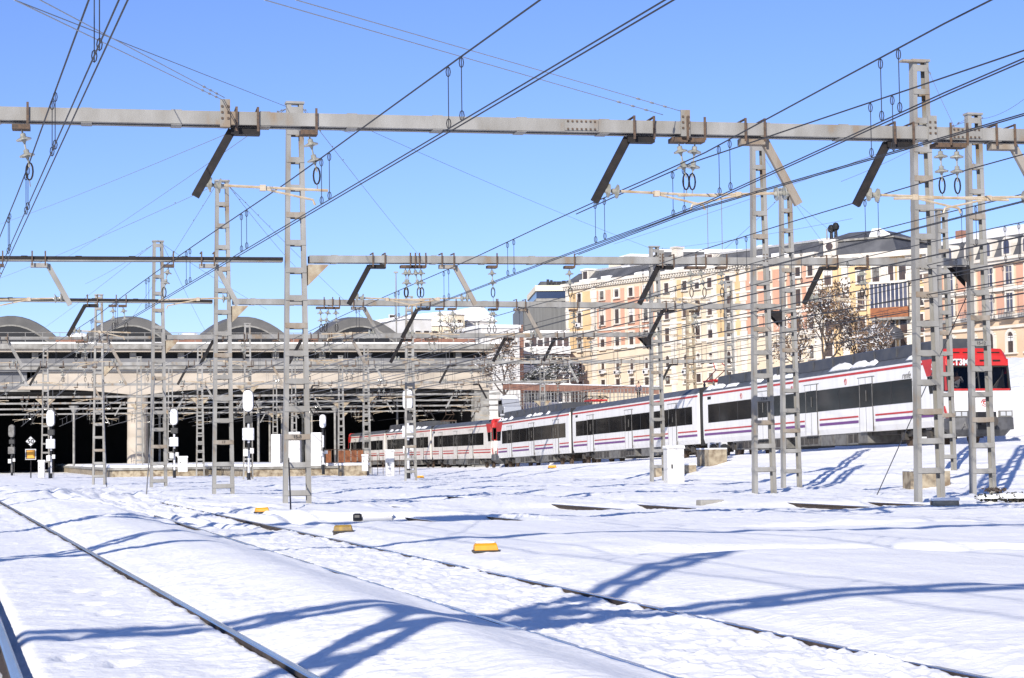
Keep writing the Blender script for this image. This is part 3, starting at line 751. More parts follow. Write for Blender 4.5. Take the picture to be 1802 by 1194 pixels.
CB = [(top(MA[1], -.2), (385, 228, 58), 2), (top(MA[1], .2), (740, 452, 140), 3), (top(MA[1], .2), (620, 235, 45), 1), (top(MA[1], -.2), (0, 395, 120), 0), (top(MA[1], -.2), (120, 452, 130), 0),
      (top(MA[2], -.2), (0, 490, 120), 2), (top(MA[2], -.2), (205, 600, 150), 2), (top(MA[2], .2), (640, 560, 150), 3), (top(MA[2], .2), (520, 470, 110), 2),
      (top(MA[3], -.2), (150, 500, 130), 2), (top(MA[3], .2), (470, 545, 150), 2), (top(MA[3], .2), (365, 590, 150), 2), (top(MA[3], -.2), (60, 590, 150), 1),
      (top(MR[1155]), (640, 225, 52), 0), (top(MR[1155]), (1500, 385, 60), 1), (top(MR[1710], -.2), (1480, 320, 48), 2), (top(MR[1710], .2), (1802, 175, 45), 1), (top(MR[1710]), (1080, 430, 110), 1),
      (top(MR[1620], .2), (1720, 300, 42), 1), (top(MR[1335]), (1480, 470, 80), 1), (top(MR[1380]), (1180, 520, 110), 1), (top(MR[1380]), (1560, 480, 90), 1)]
NM = ['tall mid mast', 'tall mid mast', 'tall mid mast', 'tall mid mast', 'tall mid mast', 'second mast back', 'second mast back', 'second mast back', 'second mast back', 'third mast back', 'third mast back', 'third mast back', 'third mast back',
      'distant mast before the yellow building', 'distant mast before the yellow building', 'mast by the cab logo', 'mast by the cab logo', 'mast by the cab logo', 'tallest mast at the cab', 'slim mast with the strut', 'slim mast right of the strut', 'slim mast right of the strut']
WH = ['short and low to the beam', 'long to the distant mast', 'short across the open sky', 'long to the picture edge', 'long down to the second beam', 'long to the picture edge', 'steep down to the station roof', 'down to the end vault', 'short to the second beam',
      'short and beaded', 'shallow past the dark arms', 'steep to the vaults', 'low over the vault at the edge', 'very long up to the nearest beam', 'shallow and rising', 'beaded, above the nearest beam', 'rising to the edge', 'long and falling', 'short down to the neighbouring mast', 'falling to the mansard', 'falling over the salmon wall', 'level toward the roof pavilion']
for (p, (px, py, Y), b), nm, wh in zip(CB, NM, WH): cable(f'cable from {nm} head, {wh}', p, atp(px, py, Y), r=.006 if Y < 100 else .009, m='wiregrey', beads=b, sag=.1)
g0 = on_ground(1540, 872); cable('taut dark guy wire leaning from the snow up past the cab', g0 - Vector((0, 0, .1)), atp(1702, 520, 56.5), r=.014, m='wire')
g1 = on_ground(188, 858)
cable('short stay leaning on the fourth mast back', Vector((g1.x, g1.y, -.1)), MA[4] + Vector((.2, 0, 6)), r=.03, m='galv')
g1 = on_ground(256, 874); cable('short stay leaning on the third mast back', Vector((g1.x, g1.y, -.1)), MA[3] + Vector((-.15, 0, 5)), r=.025, m='galv')
g1 = on_ground(513, 912); cable('short dark stay inside the tall mid mast foot', Vector((g1.x, g1.y, -.1)), MA[1] + Vector((-.22, .1, 1.5)), r=.02, m='dark')

# ------------------------------------------------------------------ commuter trains
def stripes_mb(mb, x0, x1, z0, z1, sy, y=1.472):
    mb.b2(x0, x1, sy * y - .004 * 1, sy * y + .004, z0, z1)
def car_body(root, x1, x0, white, doors, red2=False, lead=None, trail=None, fairing=None, name='car_body'):
    """x1 front end, x0 rear end (x1 > x0); doors: x centres"""
    mb = MB()
    prof = [(-1.36, .80), (-1.45, 1.05), (-1.47, 1.9), (-1.47, 3.1), (-1.44, 3.72), (1.44, 3.72), (1.47, 3.1), (1.47, 1.9), (1.45, 1.05), (1.36, .80)]
    xe1 = x1 - (.97 if lead == 2.75 else 0); xe0 = x0 + (.97 if trail else 0)
    mb.prism(prof, lambda u, v, k: (xe0 if k == 0 else xe1, u, v))
    # livery: red roof line, red over purple (or red) waist lines between the doors
    for sy in (-1, 1):
        mb.mi = 1; mb.b2(x0 + .05, x1 - .05, sy * 1.457 - .012, sy * 1.457 + .012, 3.50, 3.60)
        xs = [x1 - (.2 if lead is None else .25)] + [q for d in doors for q in (d + .95, d - .95)] + [x0 + .2]
        for a, b in zip(xs[0::2], xs[1::2]):
            mb.mi = 1; mb.b2(b, a, sy * 1.473 - .006, sy * 1.473 + .006, 1.50, 1.575)
            mb.mi = 1 if red2 else 2; mb.b2(b, a, sy * 1.471 - .006, sy * 1.471 + .006, 1.24 if not red2 else 1.27, 1.36)
    body = mb.build(name, [white, 'tred', 'tpurple'], root)
    rb = MB(); rb.prism([(-1.45, 3.70), (-1.40, 3.80), (-1.10, 4.06), (0, 4.16), (1.10, 4.06), (1.40, 3.80), (1.45, 3.70)], lambda u, v, k: (x0 + .02 if k == 0 else x1 - .02, u, v))
    rb.build('roof', 'troof', body)
    if fairing:
        fb = MB(); a, b = fairing
        fb.prism([(-1.22, 3.98), (-1.12, 4.50), (-.9, 4.56), (.9, 4.56), (1.12, 4.50), (1.22, 3.98)], lambda u, v, k: (a if k == 0 else b, u, v))
        x = a + 2.0
        while x < b - .5: fb.b2(x - .03, x + .03, -1.235, -1.17, 4.02, 4.46); x += 2.4
        fb.build('roof_fairing', 'tfair', body)
        sb = MB(); rr = random.Random(int(a * 10)); x = a - 1.5
        while x < b - 1.0:
            L = rr.uniform(.8, 2.6); hgt = rr.uniform(.05, .17)
            if rr.random() < .75:
                n = 8; secs = []
                for i in range(n + 1):
                    t = i / n; hh = max(.015, hgt * math.sin(math.pi * t) ** .6 * rr.uniform(.75, 1.2))
                    secs.append([(x + L * t, -1.41, 3.80), (x + L * t, -1.33 + .02, 3.86 + hh * .8), (x + L * t, -1.17, 4.02 + hh), (x + L * t, -1.08, 4.0)])
                sb.loft(secs); sb.build('snow_cap', 'snow', body, smooth=True); sb = MB()
            x += L * rr.uniform(.9, 1.6)
    # window bands and doors, both sides
    for sy in (-1, 1):
        wb = MB(); xs = [x1 - (1.0 if lead is None else lead)] + [x0 + (.9 if trail is None else trail)]
        wb.b2(xs[1], xs[0], sy * 1.474 - .012, sy * 1.474 + .012, 1.95, 2.98); wbo = wb.build('window_band', 'tglass', body)
        pb = MB(); x = xs[1] + 1.9; rr = random.Random(int(x0 * 7))
        while x < xs[0] - 1:
            if all(abs(x - d) > 1.0 for d in doors): pb.b2(x - .035, x + .035, sy * 1.488 - .004, sy * 1.488 + .004, 1.97, 2.96)
            x += rr.choice((1.7, 2.3, 2.9))
        pb.build('window_post', 'blackrubber', wbo)
        for d in doors:
            db = MB()
            for s2 in (-1, 1):
                a, b = sorted((d + s2 * .02, d + s2 * .72))
                db.b2(a, b, sy * 1.486 - .018, sy * 1.486 + .018, .82, 1.93); db.b2(a, b, sy * 1.486 - .018, sy * 1.486 + .018, 3.0, 3.28)
                db.mi = 1; db.b2(b - .045 if s2 > 0 else a, b if s2 > 0 else a + .045, sy * 1.49 - .012, sy * 1.49 + .012, 1.93, 3.0); db.mi = 0
            do = db.build('door', [white, 'tskirt'], body)
            sm = MB()
            for q in (d - .735, d, d + .735): sm.b2(q - .014, q + .014, sy * 1.492 - .014, sy * 1.492 + .014, .82, 1.93); sm.b2(q - .014, q + .014, sy * 1.492 - .014, sy * 1.492 + .014, 3.0, 3.28)
            sm.build('door_seal', 'tunder', do)
            g = MB(); g.b2(d - .70, d + .70, sy * 1.484 - .006, sy * 1.49 + .006, 1.93, 3.0); g.build('door_window', 'tglass', do)
            hb = MB(); hb.b2(d + .05, d + .08, sy * 1.515 - .01, sy * 1.515 + .01, 2.2, 2.7); hb.b2(d - .95, d + .95, sy * 1.478 - .008, sy * 1.478 + .008, 3.30, 3.325)
            hb.build('door_handle', 'tskirt', do)
        gb = MB(); gb.b2(x0 + .8, x0 + 1.35, sy * 1.462 - .01, sy * 1.462 + .01, 3.26, 3.42); gb.build('vent_grille', 'dark', body)
    return body
def bogie(root, x, label=None):
    mb = MB()
    for sy in (-1, 1):
        mb.b2(x - 1.7, x + 1.7, sy * 1.05 - .09, sy * 1.05 + .09, .48, .72); mb.b2(x - .45, x + .45, sy * 1.12 - .14, sy * 1.12 + .14, .55, .95)
        for dx in (-1.25, 1.25): mb.b2(x + dx - .18, x + dx + .18, sy * 1.15 - .1, sy * 1.15 + .1, .34, .66)
    mb.b2(x - .3, x + .3, -1, 1, .45, .7)
    bo = mb.build('bogie', 'tunder', root)
    for dx in (-1.25, 1.25):
        for sy in (-1, 1):
            wm = MB(); wm.lathe([(.30, -.07), (.45, -.065), (.45, .05), (.49, .06), (.49, .085)], (x + dx, sy * .87, .45), (0, -sy, 0), 20); wm.build('wheel', 'bolt', bo)
    return bo
def under(root, x0, x1, seed):
    mb = MB(); mb.b2(x0, x1, -1.1, 1.1, .62, .82); mb.build('underframe', 'tunder', root)
    rr = random.Random(seed); x = x0 + .2
    while x < x1 - .8:
        L = rr.choice((1.2, 1.6, 2.2)); L = min(L, x1 - x)
        if rr.random() < .86:
            h = rr.uniform(.24, .34); e = MB(); e.b2(x, x + L - .1, -1.32, 1.32, h, .84)
            e.mi = 1
            if rr.random() < .6:
                k = x + .12
                while k < x + L - .25:
                    for sy in (-1, 1): e.b2(k, k + .5, sy * 1.325 - .012, sy * 1.325 + .012, h + .08, .74)
                    k += .62
            e.build('equipment_box', ['tskirt', 'tunder'], root)
        x += L
def pantograph(root, x, up=True, base='tred'):
    mb = MB()
    for y in (-.55, .55): mb.b2(x - .9, x + .9, y - .05, y + .05, 4.40, 4.50)
    for dx in (-.8, .8): mb.b2(x + dx - .05, x + dx + .05, -.6, .6, 4.40, 4.5)
    o = mb.build('pantograph', base, root)
    for dx in (-.8, .8):
        for y in (-.55, .55): ib = MB(); ib.lathe([(.05, 0), (.10, .03), (.05, .06), (.10, .10), (.05, .13), (.10, .17), (.05, .22), (.04, .28)], (x + dx, y, 4.12), (0, 0, 1), 8); ib.build('insulator', 'tskirt', o)
    ar = MB(); top = 5.55 if up else 4.72
    for y in (-.5, .5): ar.tube([(x - .75, y * .9, 4.5), (x + .75, y * .8, (4.5 + top) / 2 + (0 if not up else .0)), (x - .05, y * .5, top)], .03, 6)
    ar.tube([(x + .75, -.4, (4.5 + top) / 2), (x + .75, .4, (4.5 + top) / 2)], .03, 6); ar.tube([(x - .75, 0, 4.5), (x + .7, .2, (4.5 + top) / 2)], .025, 6)
    ar.build('lower_arm', base if up else 'bolt', o)
    hd = MB()
    for dx in (-.16, .16): hd.tube([(x - .05 + dx, -.95, top - .12), (x - .05 + dx, -.7, top + .05), (x - .05 + dx, .7, top + .05), (x - .05 + dx, .95, top - .12)], .028, 6)
    hd.build('collector_head', 'dark', o)
    return o
def ring_logo(parent, c, r, f, name='operator_roundel'):
    """red ring with a broken inner hook; f(u, v, w) places it"""
    mb = MB()
    def arc(r0, r1, a0, a1, n=18):
        for i in range(n):
            t0, t1 = a0 + (a1 - a0) * i / n, a0 + (a1 - a0) * (i + 1) / n
            P = [(c[0] + q * math.cos(t), c[1] + q * math.sin(t)) for q, t in ((r0, t0), (r1, t0), (r1, t1), (r0, t1))]
            mb.prism(P, lambda u, v, k: f(u, v, k * .008))
    arc(r * .82, r, R(-150), R(190)); arc(r * .28, r * .5, R(60), R(300))
    P = [(c[0] - r * .62, c[1] + r * .30), (c[0] + r * .05, c[1] + r * .62), (c[0] - r * .05, c[1] + r * .05)]
    mb.prism(P, lambda u, v, k: f(u, v, k * .009))
    return mb.build(name, 'tred', parent)
def cab(root, x, sgn, white, full=True):
    """driving cab whose body-side joint is at x; nose points along sgn"""
    X = lambda d: x + sgn * d
    W = 1.44
    # white shell: side walls and the panel under the windscreen
    mb = MB()
    nose = [(0, .80), (0, 2.30), (.62, 2.30), (.80, 1.75), (.84, 1.25), (.80, .80)]
    mb.loft([[(X(u), -W + (.10 if u > .3 else 0), v) for u, v in nose], [(X(u), W - (.10 if u > .3 else 0), v) for u, v in nose]])
    cb = mb.build('cab_nose', white, root, bevel=.05)
    sw = MB()
    for y in (-1, 1): sw.prism([(.80, 1.36), (1.05, 1.45), (1.9, 1.47), (3.1, 1.47), (3.72, 1.44), (3.72, 1.38), (1.05, 1.38), (.80, 1.30)], lambda u, v, k, y=y: (X(-1.0 + k * 1.01), y * v, u))
    sw.b2(min(X(-1), X(0)), max(X(-1), X(0)), -1.4, 1.4, .80, .86); sw.build('cab_side_wall', white, root)
    # pillars and red hood
    hd = MB()
    def sec(y, k): return [(X(-.02), y, 3.30), (X(-.02), y, 4.12 - k), (X(.18), y, 4.10 - k), (X(.42), y, 3.80 - k), (X(.50), y, 3.34), (X(.40), y, 3.30)]
    hd.loft([sec(-W, .22), sec(-W + .16, .03), sec(0, 0), sec(W - .16, .03), sec(W, .22)])
    hood = hd.build('cab_hood', 'tred', root, bevel=.03)
    vb = MB()
    for i, y in enumerate((-.95, -.35, .3, .9)):
        vb.bar((X(.30), y - .22, 3.90), (X(.30), y + .22, 3.90), .05, .12, side=(0, 0, 1)); vb.box((X(.47), y, 3.55), (.05, .34, .07))
    vb.b2(min(X(.44), X(.53)), max(X(.44), X(.53)), -1.3, 1.3, 3.27, 3.33)
    vb.build('hood_grille', 'dark', hood)
    for y in (-W + .03, W - .03):
        pb = MB(); pb.bar((X(.02), y, 2.2), (X(.02), y, 3.5), .10, .06, side=(1, 0, 0)); pb.bar((X(.60), y, 2.28), (X(.43), y, 3.36), .10, .07, side=(1, 0, 0)); pb.build('cab_pillar', 'blackrubber', root)
    for y in (-W - .005, W + .005):
        pb = MB()
        for q in ((0, 3.0, .44, 3.72), ): pb.prism([(0, 3.0), (.47, 3.0), (.44, 3.62), (0, 3.68)], lambda u, v, k, y=y: (X(u), y + (k - .5) * .02, v))
        pb.prism([(.34, 2.3), (.58, 2.3), (.47, 3.0), (.34, 3.0)], lambda u, v, k, y=y: (X(u), y + (k - .5) * .022, v)); pb.build('corner_panel', 'tred', root)
    for y in (-W, W):
        g = MB(); g.b2(min(X(.02), X(.36)), max(X(.02), X(.36)), y - .012, y + .012, 2.3, 3.0); g.build('side_window', 'tglass', root)
    ws = MB(); q0, q1 = X(.60), X(.45)
    ws.prism([(-W + .10, 0), (W - .10, 0), (W - .10, 1), (-W + .10, 1)], lambda u, v, k: ((q0 + (q1 - q0) * v) + sgn * k * .015, u, 2.34 + .96 * v))
    ws.build('windscreen', 'screen', root)
    fr = MB(); fr.b2(min(X(.60), X(.66)), max(X(.60), X(.66)), -W + .05, W - .05, 2.28, 2.36); 
    fr.build('windscreen_sill', 'tred', root)
    fl = MB()
    for y in (-.02, .02): pass
    fl.bar((X(.615), .0, 2.36), (X(.48), .0, 3.28), .06, .05, side=(0, 1, 0)); fl.build('windscreen_post', 'blackrubber', root)
    it = MB(); it.b2(min(X(-.9), X(-.95)), max(X(-.9), X(-.95)), -1.38, 1.38, .9, 4.0); it.b2(min(X(-.9), X(.5)), max(X(-.9), X(.5)), -1.38, 1.38, 2.26, 2.31)
    it.build('cab_bulkhead', 'black', root)
    if full:
        wp = MB()
        for y in (-.55, .55): wp.tube([(X(.66), y, 2.34), (X(.62), y + .32, 2.72)], .018, 5); wp.tube([(X(.655), y + .1, 2.46), (X(.58), y + .55, 2.95)], .012, 4)
        wp.build('wiper', 'black', root)
        sb = MB(); sb.prism([(W - .52, 2.4), (W - .16, 2.4), (W - .22, 3.22)], lambda u, v, k: (X(.40) + sgn * k * .02, u, v)); sb.build('sun_blind', 'tskirt', root)
    bp = MB()
    bumper = [(-.1, 1.14), (1.12, 1.14), (1.16, .62), (.9, .36), (-.1, .36)]
    bp.loft([[(X(u - (.35 if u > .5 else 0)), -W + .0, v + (.3 if v < .5 else 0)) for u, v in bumper], [(X(u), -.95, v) for u, v in bumper], [(X(u), .95, v) for u, v in bumper], [(X(u - (.35 if u > .5 else 0)), W, v + (.3 if v < .5 else 0)) for u, v in bumper]])
    bo = bp.build('bumper', 'tbuf', root, bevel=.03)
    cp = MB(); cp.b2(min(X(1.0), X(1.22)), max(X(1.0), X(1.22)), -.42, .42, .62, 1.36); cp.mi = 1; cp.lathe([(.12, 0), (.12, .5), (.22, .5), (.22, .62)], (X(1.15), 0, .95), (sgn, 0, 0), 10); cp.b2(min(X(1.18), X(1.4)), max(X(1.18), X(1.4)), -.3, -.12, .8, 1.1)
    cp.build('coupler', ['black', 'tunder'], root)
    for y in (-1.02, 1.02):
        h = MB(); h.b2(min(X(.8), X(.93)), max(X(.8), X(.93)), y - .31, y + .31, 1.15, 1.42); h.mi = 1
        for d in (-.14, .14): h.b2(min(X(.93), X(.945)), max(X(.93), X(.945)), y + d - .11, y + d + .11, 1.2, 1.37)
        h.build('headlight', ['tskirt', 'lamp'], root)
    for y in (-W - .032, W + .032):
        sp = MB(); sp.prism([(.0, 2.98), (.0, 3.70), (-1.75, 3.70), (-1.30, 2.98)], lambda u, v, k: (X(u), y + (k - .5) * .012, v)); sp.mi = 1
        sp.prism([(-.04, 2.22), (-.04, 2.97), (-1.25, 2.97), (-1.05, 2.22)], lambda u, v, k: (X(u), y + (k - .5) * .014, v)); sp.build('cab_side_panel', ['tred', 'tglass'], root)
    for y in (-W, W):
        st = MB(); st.prism([(.10, 1.62), (.26, 1.66), (.60, .92), (.36, .92)], lambda u, v, k, y=y: (X(u), y * (1.0 if u < .3 else .97) + (k - .5) * .02, v)); st.build('red_flash', 'tred', root)
    return cb

def frame_of(s):
    c = Vector((17.4, 85.2, 0)) + Vector((.971, .239, 0)) * 1.47 + Vector((-.239, .971, 0)) * s; c.z = float(train_z(s)); return c
def train_root(label, s0, s1):
    a, b = frame_of(s0), frame_of(s1)
    o = thing('commuter_train', label, 'train', a, 0, 'commuter trains coupled nose to nose')
    d = a - b; o.rotation_euler = (0, -math.atan2(d.z, Vector((d.x, d.y)).length), math.atan2(d.y, d.x)); return o
def make_train(root, L, white, red2, fair):
    """front corner at x = 0, three cars reaching back"""
    xs = [0] + [-q for q in L]
    doors = [(-7.6, -14.1, -20.7), None, None]
    for i in range(3):
        x1, x0 = xs[i], xs[i + 1]
        if i: x1 -= .45
        n = x1 - x0 - .45
        dr = doors[0] if i == 0 else (x1 - n * .17, x1 - n * .5, x1 - n * .83)
        car_body(root, x1, x0 + .45 if i < 2 else x0, white, dr, red2, 2.75 if i == 0 else None, 1.6 if i == 2 else None, fair[i] and (x0 + (2.2 if i == 0 else 1.2), x1 - (.6 if i == 0 else 3.0)))
        bogie(root, x1 - 3.0); bogie(root, (x0 + .45) + 3.0 if i < 2 else x0 + 3.0)
        under(root, x0 + 5.2, x1 - 5.2, i + int(-root.location.y))
        if i < 2:
            g = MB(); g.b2(x0 - .47, x0 + .47, -1.30, 1.30, .75, 3.95)
            for k in range(7): g.b2(x0 - .42 + k * .14 - .03, x0 - .42 + k * .14 + .03, -1.34, 1.34, .7, 4.0)
            g.build('gangway', 'blackrubber', root)
    cab(root, 0, 1, white); cab(root, xs[3], -1, white, False)
tr1 = train_root('white and red commuter train nearest the camera, driver visible in its red cab', -2.82, 78)
make_train(tr1, (27.8 + 2.8, 55.6 + 2.8, 78.2 + 2.8), 'twhite', False, (True, False, True))
# shift doors of the first car: positions are measured from the front corner
pantograph(tr1, -31.6, True); pantograph(tr1, -57.0, False, 'tred')
tr2 = train_root('dusty cream and red commuter train behind, its tail in the dark hall', 80.6, 156)
make_train(tr2, (25.2, 50.4, 75.4), 'tcream', True, (False, True, False))
pantograph(tr2, -24.0, True, 'bolt')
mtx_side = Matrix(((1, 0, 0, 0), (0, 0, -1, 0), (0, 1, 0, 0), (0, 0, 0, 1)))
def side_text(txt, size, x, z, m, shear=0, y=-1.478, bold=0, parent=tr1):
    return text_part(txt, size, m, parent, Matrix.Translation((x, y, z)) @ mtx_side, shear=shear, bold=bold)
side_text('renfe', .42, -3.3, 3.14, 'tskirt', .35)
side_text('S7', .40, -.62, 3.36, 'white', .2, -1.49, .014)
mtx_f = Matrix(((0, 0, 1, 0), (1, 0, 0, 0), (0, 1, 0, 0), (0, 0, 0, 1)))
text_part('CT3M', .36, 'white', tr1, Matrix.Translation((.525, -.86, 3.47)) @ mtx_f, bold=.014)
text_part('Anonez', .40, 'tskirt', tr1, Matrix.Translation((1.165, -.55, .80)) @ mtx_f, shear=.2, bold=.006)
ring_logo(tr1, (.12, 1.76), .165, lambda u, v, w: (.812 + w, u, v))
for x in (-9.9, -16.6, -23.9): ring_logo(tr1, (x, 3.22), .15, lambda u, v, w: (u, -1.476 - w, v))

# ------------------------------------------------------------------ people
def person(name_label, loc, rz, coat='shirt', seated=False, s=1.0):
    """one skinned body with hair and a coat as children; local +x is where it faces"""
    root = thing('person', name_label, 'person', loc, rz)
    hip = Vector((0, 0, .46 if seated else .92))
    J = {}; E = []
    def j(n, p, r): J[n] = (Vector(p), r); return n
    def bone(*ns):
        for a, b in zip(ns, ns[1:]): E.append((a, b))
    lean = .12 if seated else 0
    j('pel', hip, .13); j('waist', hip + Vector((lean * .3, 0, .18)), .115); j('chest', hip + Vector((lean * .7, 0, .40)), .135); j('neck', hip + Vector((lean, 0, .56)), .05)
    j('head0', hip + Vector((lean + .02, 0, .66)), .078); j('head1', hip + Vector((lean + .02, 0, .76)), .082); j('crown', hip + Vector((lean + .0, 0, .82)), .055)
    j('nose', hip + Vector((lean + .115, 0, .69)), .014)
    bone('pel', 'waist', 'chest', 'neck', 'head0', 'head1', 'crown'); bone('head0', 'nose')
    for sd, sg in (('l', 1), ('r', -1)):
        j(sd + 'sh', hip + Vector((lean * .8, .19 * sg, .49)), .058)
        if seated: el, wr = hip + Vector((.22, .24 * sg, .28)), hip + Vector((.42, .14 * sg, .40 if sg > 0 else .34))
        else: el, wr = hip + Vector((-.02, .25 * sg, .22)), hip + Vector((.08, .24 * sg, -.02))
        j(sd + 'el', el, .042); j(sd + 'wr', wr, .028); d = (wr - el).normalized()
        j(sd + 'pa', wr + d * .07, .030)
        bone('chest', sd + 'sh', sd + 'el', sd + 'wr', sd + 'pa')
        for k in range(4):
            f = wr + d * (.15 + (.015 if k in (1, 2) else 0)) + Vector((0, (k - 1.5) * .018, -.02)); j(f'{sd}f{k}', f, .009); bone(sd + 'pa', f'{sd}f{k}')
        j(sd + 'th', wr + d * .09 + Vector((.0, -.045 * sg, .02)), .010); bone(sd + 'pa', sd + 'th')
        if seated: kn, an = hip + Vector((.42, .10 * sg, .02)), Vector((.42, .10 * sg, .09))
        else: kn, an = hip + Vector((.02, .10 * sg, -.44)), Vector((0, .10 * sg, .08))
        j(sd + 'hp', hip + Vector((0, .09 * sg, -.03)), .085); j(sd + 'kn', kn, .058); j(sd + 'an', an, .040); j(sd + 'to', an + Vector((.16, 0, -.05)), .035)
        bone('pel', sd + 'hp', sd + 'kn', sd + 'an', sd + 'to')
    def skin_obj(nm, keys, m, grow):
        ks = [k for k in J if k in keys]; ix = {k: i for i, k in enumerate(ks)}
        me = bpy.data.meshes.new(nm); me.from_pydata([J[k][0] for k in ks], [(ix[a], ix[b]) for a, b in E if a in ix and b in ix], [])
        o = bpy.data.objects.new(nm, me); COL.objects.link(o); o.parent = root; o.modifiers.new('skin', 'SKIN'); sb = o.modifiers.new('sub', 'SUBSURF'); sb.levels = sb.render_levels = 1
        sk = me.skin_vertices[0].data if me.skin_vertices else None
        if sk:
            for k in ks: r = J[k][1] + grow; sk[ix[k]].radius = (r, r * (1.15 if k in ('chest', 'waist', 'pel') else 1))
            sk[0].use_root = True
        me.materials.append(M[m]); 
        return o
    def with_skin(nm, keys, m, grow):
        o = skin_obj(nm, keys, m, grow); return o
    with_skin('body', set(J), 'skin', 0)
    with_skin('jacket', {'pel', 'waist', 'chest', 'lsh', 'lel', 'lwr', 'rsh', 'rel', 'rwr'}, coat, .014)
    with_skin('trousers', {'pel', 'lhp', 'lkn', 'lan', 'rhp', 'rkn', 'ran'}, 'coat' if coat == 'shirt' else 'dark', .012)
    h = MB(); hc = J['head1'][0]
    h.lathe([(.02, -.10), (.088, -.07), (.094, .0), (.080, .06), (.04, .09)], hc + Vector((-.022, 0, .02)), (-.25, 0, 1), 12); h.build('hair', 'hair', root, smooth=True)
    ey = MB()
    for sg in (-1, 1): ey.lathe([(.004, -.008), (.012, 0), (.004, .008)], J['head0'][0] + Vector((.078, .03 * sg, .045)), (1, 0, 0), 8)
    ey.box(J['head0'][0] + Vector((.078, 0, -.035)), (.012, .045, .008)); ey.build('face_features', 'bolt', root)
    return root
wm = tr1.matrix_basis
q = Matrix.LocRotScale(tr1.location, tr1.rotation_euler, None) @ Vector((-.28, -.62, 1.92))
person('train driver in a white shirt leaning behind the windscreen of the red cab', q, tr1.rotation_euler.z - .3, 'shirt', True)

# ------------------------------------------------------------------ station hall
HK = 1.2                               # size of the hall against a first survey of it
sA, sB = at_y(-140, 620, 220.8), at_y(866, 620, 236.4)
sA.z = sB.z = 0; sdv = (sB - sA); SL = sdv.length / HK; srz = math.atan2(sdv.y, sdv.x)
st = thing('station_hall', 'concrete station hall with vaulted rooflights, open dark front facing the tracks', 'station', (sA.x, sA.y, CZ * (1 - HK)), srz); st.scale = (HK, HK, HK)
def sx(px, dy=0):                       # pixel column -> distance along the hall front
    d = ray(px, 700); ex, ey = math.cos(srz), math.sin(srz); ox, oy = sA.x - ey * dy * HK, sA.y + ex * dy * HK
    t = (ox * -ey + oy * ex) / (d.x * -ey + d.y * ex); return ((d.x * t - ox) * ex + (d.y * t - oy) * ey) / HK
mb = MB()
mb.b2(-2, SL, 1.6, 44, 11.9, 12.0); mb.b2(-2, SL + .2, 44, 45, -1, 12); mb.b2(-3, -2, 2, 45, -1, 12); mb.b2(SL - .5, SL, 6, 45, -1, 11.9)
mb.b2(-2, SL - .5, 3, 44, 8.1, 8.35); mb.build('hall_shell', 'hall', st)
mb = MB(); mb.b2(-2, SL + .6, -.9, 4, 12.12, 12.62); mb.mi = 1; mb.b2(-2, SL + .55, -.6, 4, 11.86, 12.10); mb.mi = 2; mb.b2(-2, SL + .5, -.8, 3.5, 12.64, 12.78)
mb.build('roof_edge', ['congrey', 'beige', 'snow'], st)
mb = MB(); mb.b2(-2, SL - .2, 1.4, 2, 11.25, 11.86); mb.build('painted_shadow_gap', 'black', st)  # black strip paints in the shade of the recess under the roof edge
for k in range(12): MB().b2(k * 4.6 + 1, k * 4.6 + 1.6, .2, 1.4, 11.2, 11.84).build('roof_bracket', 'congrey', st)
mb = MB(); mb.b2(-2, SL, -.1, 1.2, 10.5, 11.24); mb.build('upper_cladding', 'fasciagrey', st)
mb = MB(); mb.b2(-2, SL + .1, -.45, 1.0, 10.16, 10.46); mb.mi = 1; mb.b2(-2, SL + .05, -.3, .8, 9.98, 10.15); mb.build('gutter_beam', ['congrey', 'fasciagrey'], st)
# fascia with a haunch dropping towards the round column
xc = sx(243); xs0 = sx(30)
mb = MB(); bot = []
for x in np.linspace(xs0, SL, 60): bot.append((x, 8.28 - 1.0 * max(0, 1 - abs(x - xc) / 7.5) ** 1.6 * .62 - .25 * math.exp(-((x - SL) / 6) ** 2)))
poly = bot + [(SL, 9.97), (xs0 + 2.0, 9.97)]
mb.prism(poly, lambda u, v, k: (u, .0 + k * .9, v)); fa = mb.build('fascia', 'beige', st)
mb = MB(); mb.b2(-2, xs0 + .9, .25, .9, 8.3, 9.97); mb.mi = 1; mb.b2(-2, xs0 + 1.2, .1, .95, 8.1, 8.29); mb.build('shade_painted_fascia', ['fasciagrey', 'congrey'], st)  # dark grey end of the fascia carries its shadow in the colour
cm = MB(); cm.lathe([(1.0, 0), (1.0, 3.2), (.98, 3.22), (.98, 7.9)], (xc, 1.2, .2), (0, 0, 1), 28); cm.build('round_column', 'beige', st, smooth=False)
cm = MB(); cm.tube([(xc + .55, .1, .4), (xc + .55, .1, 6.2)], .07, 6); cm.build('downpipe', 'congrey', st)
cm = MB(); x = sx(849); cm.b2(x - .75, x + .75, .3, 1.9, 0, 8.1); cm.build('end_column', 'congrey', st)
mb = MB()
z = 12.78
for k in range(40): mb.tube([(k * 1.6, -.5, z - .1), (k * 1.6, -.5, z + .95)], .03, 5)
for zz in (z + .5, z + .92): mb.tube([(-2, -.5, zz), (SL, -.5, zz)], .03, 5)
mb.build('roof_railing', 'galv', st)
for pa, pb in ((98, 147), (306, 356), (512, 560), (712, 838)): MB().b2(sx(pa, 9), sx(pb, 9), 9, 9.6, 12.0, 13.75).build('parapet_wall', 'terrac', st)
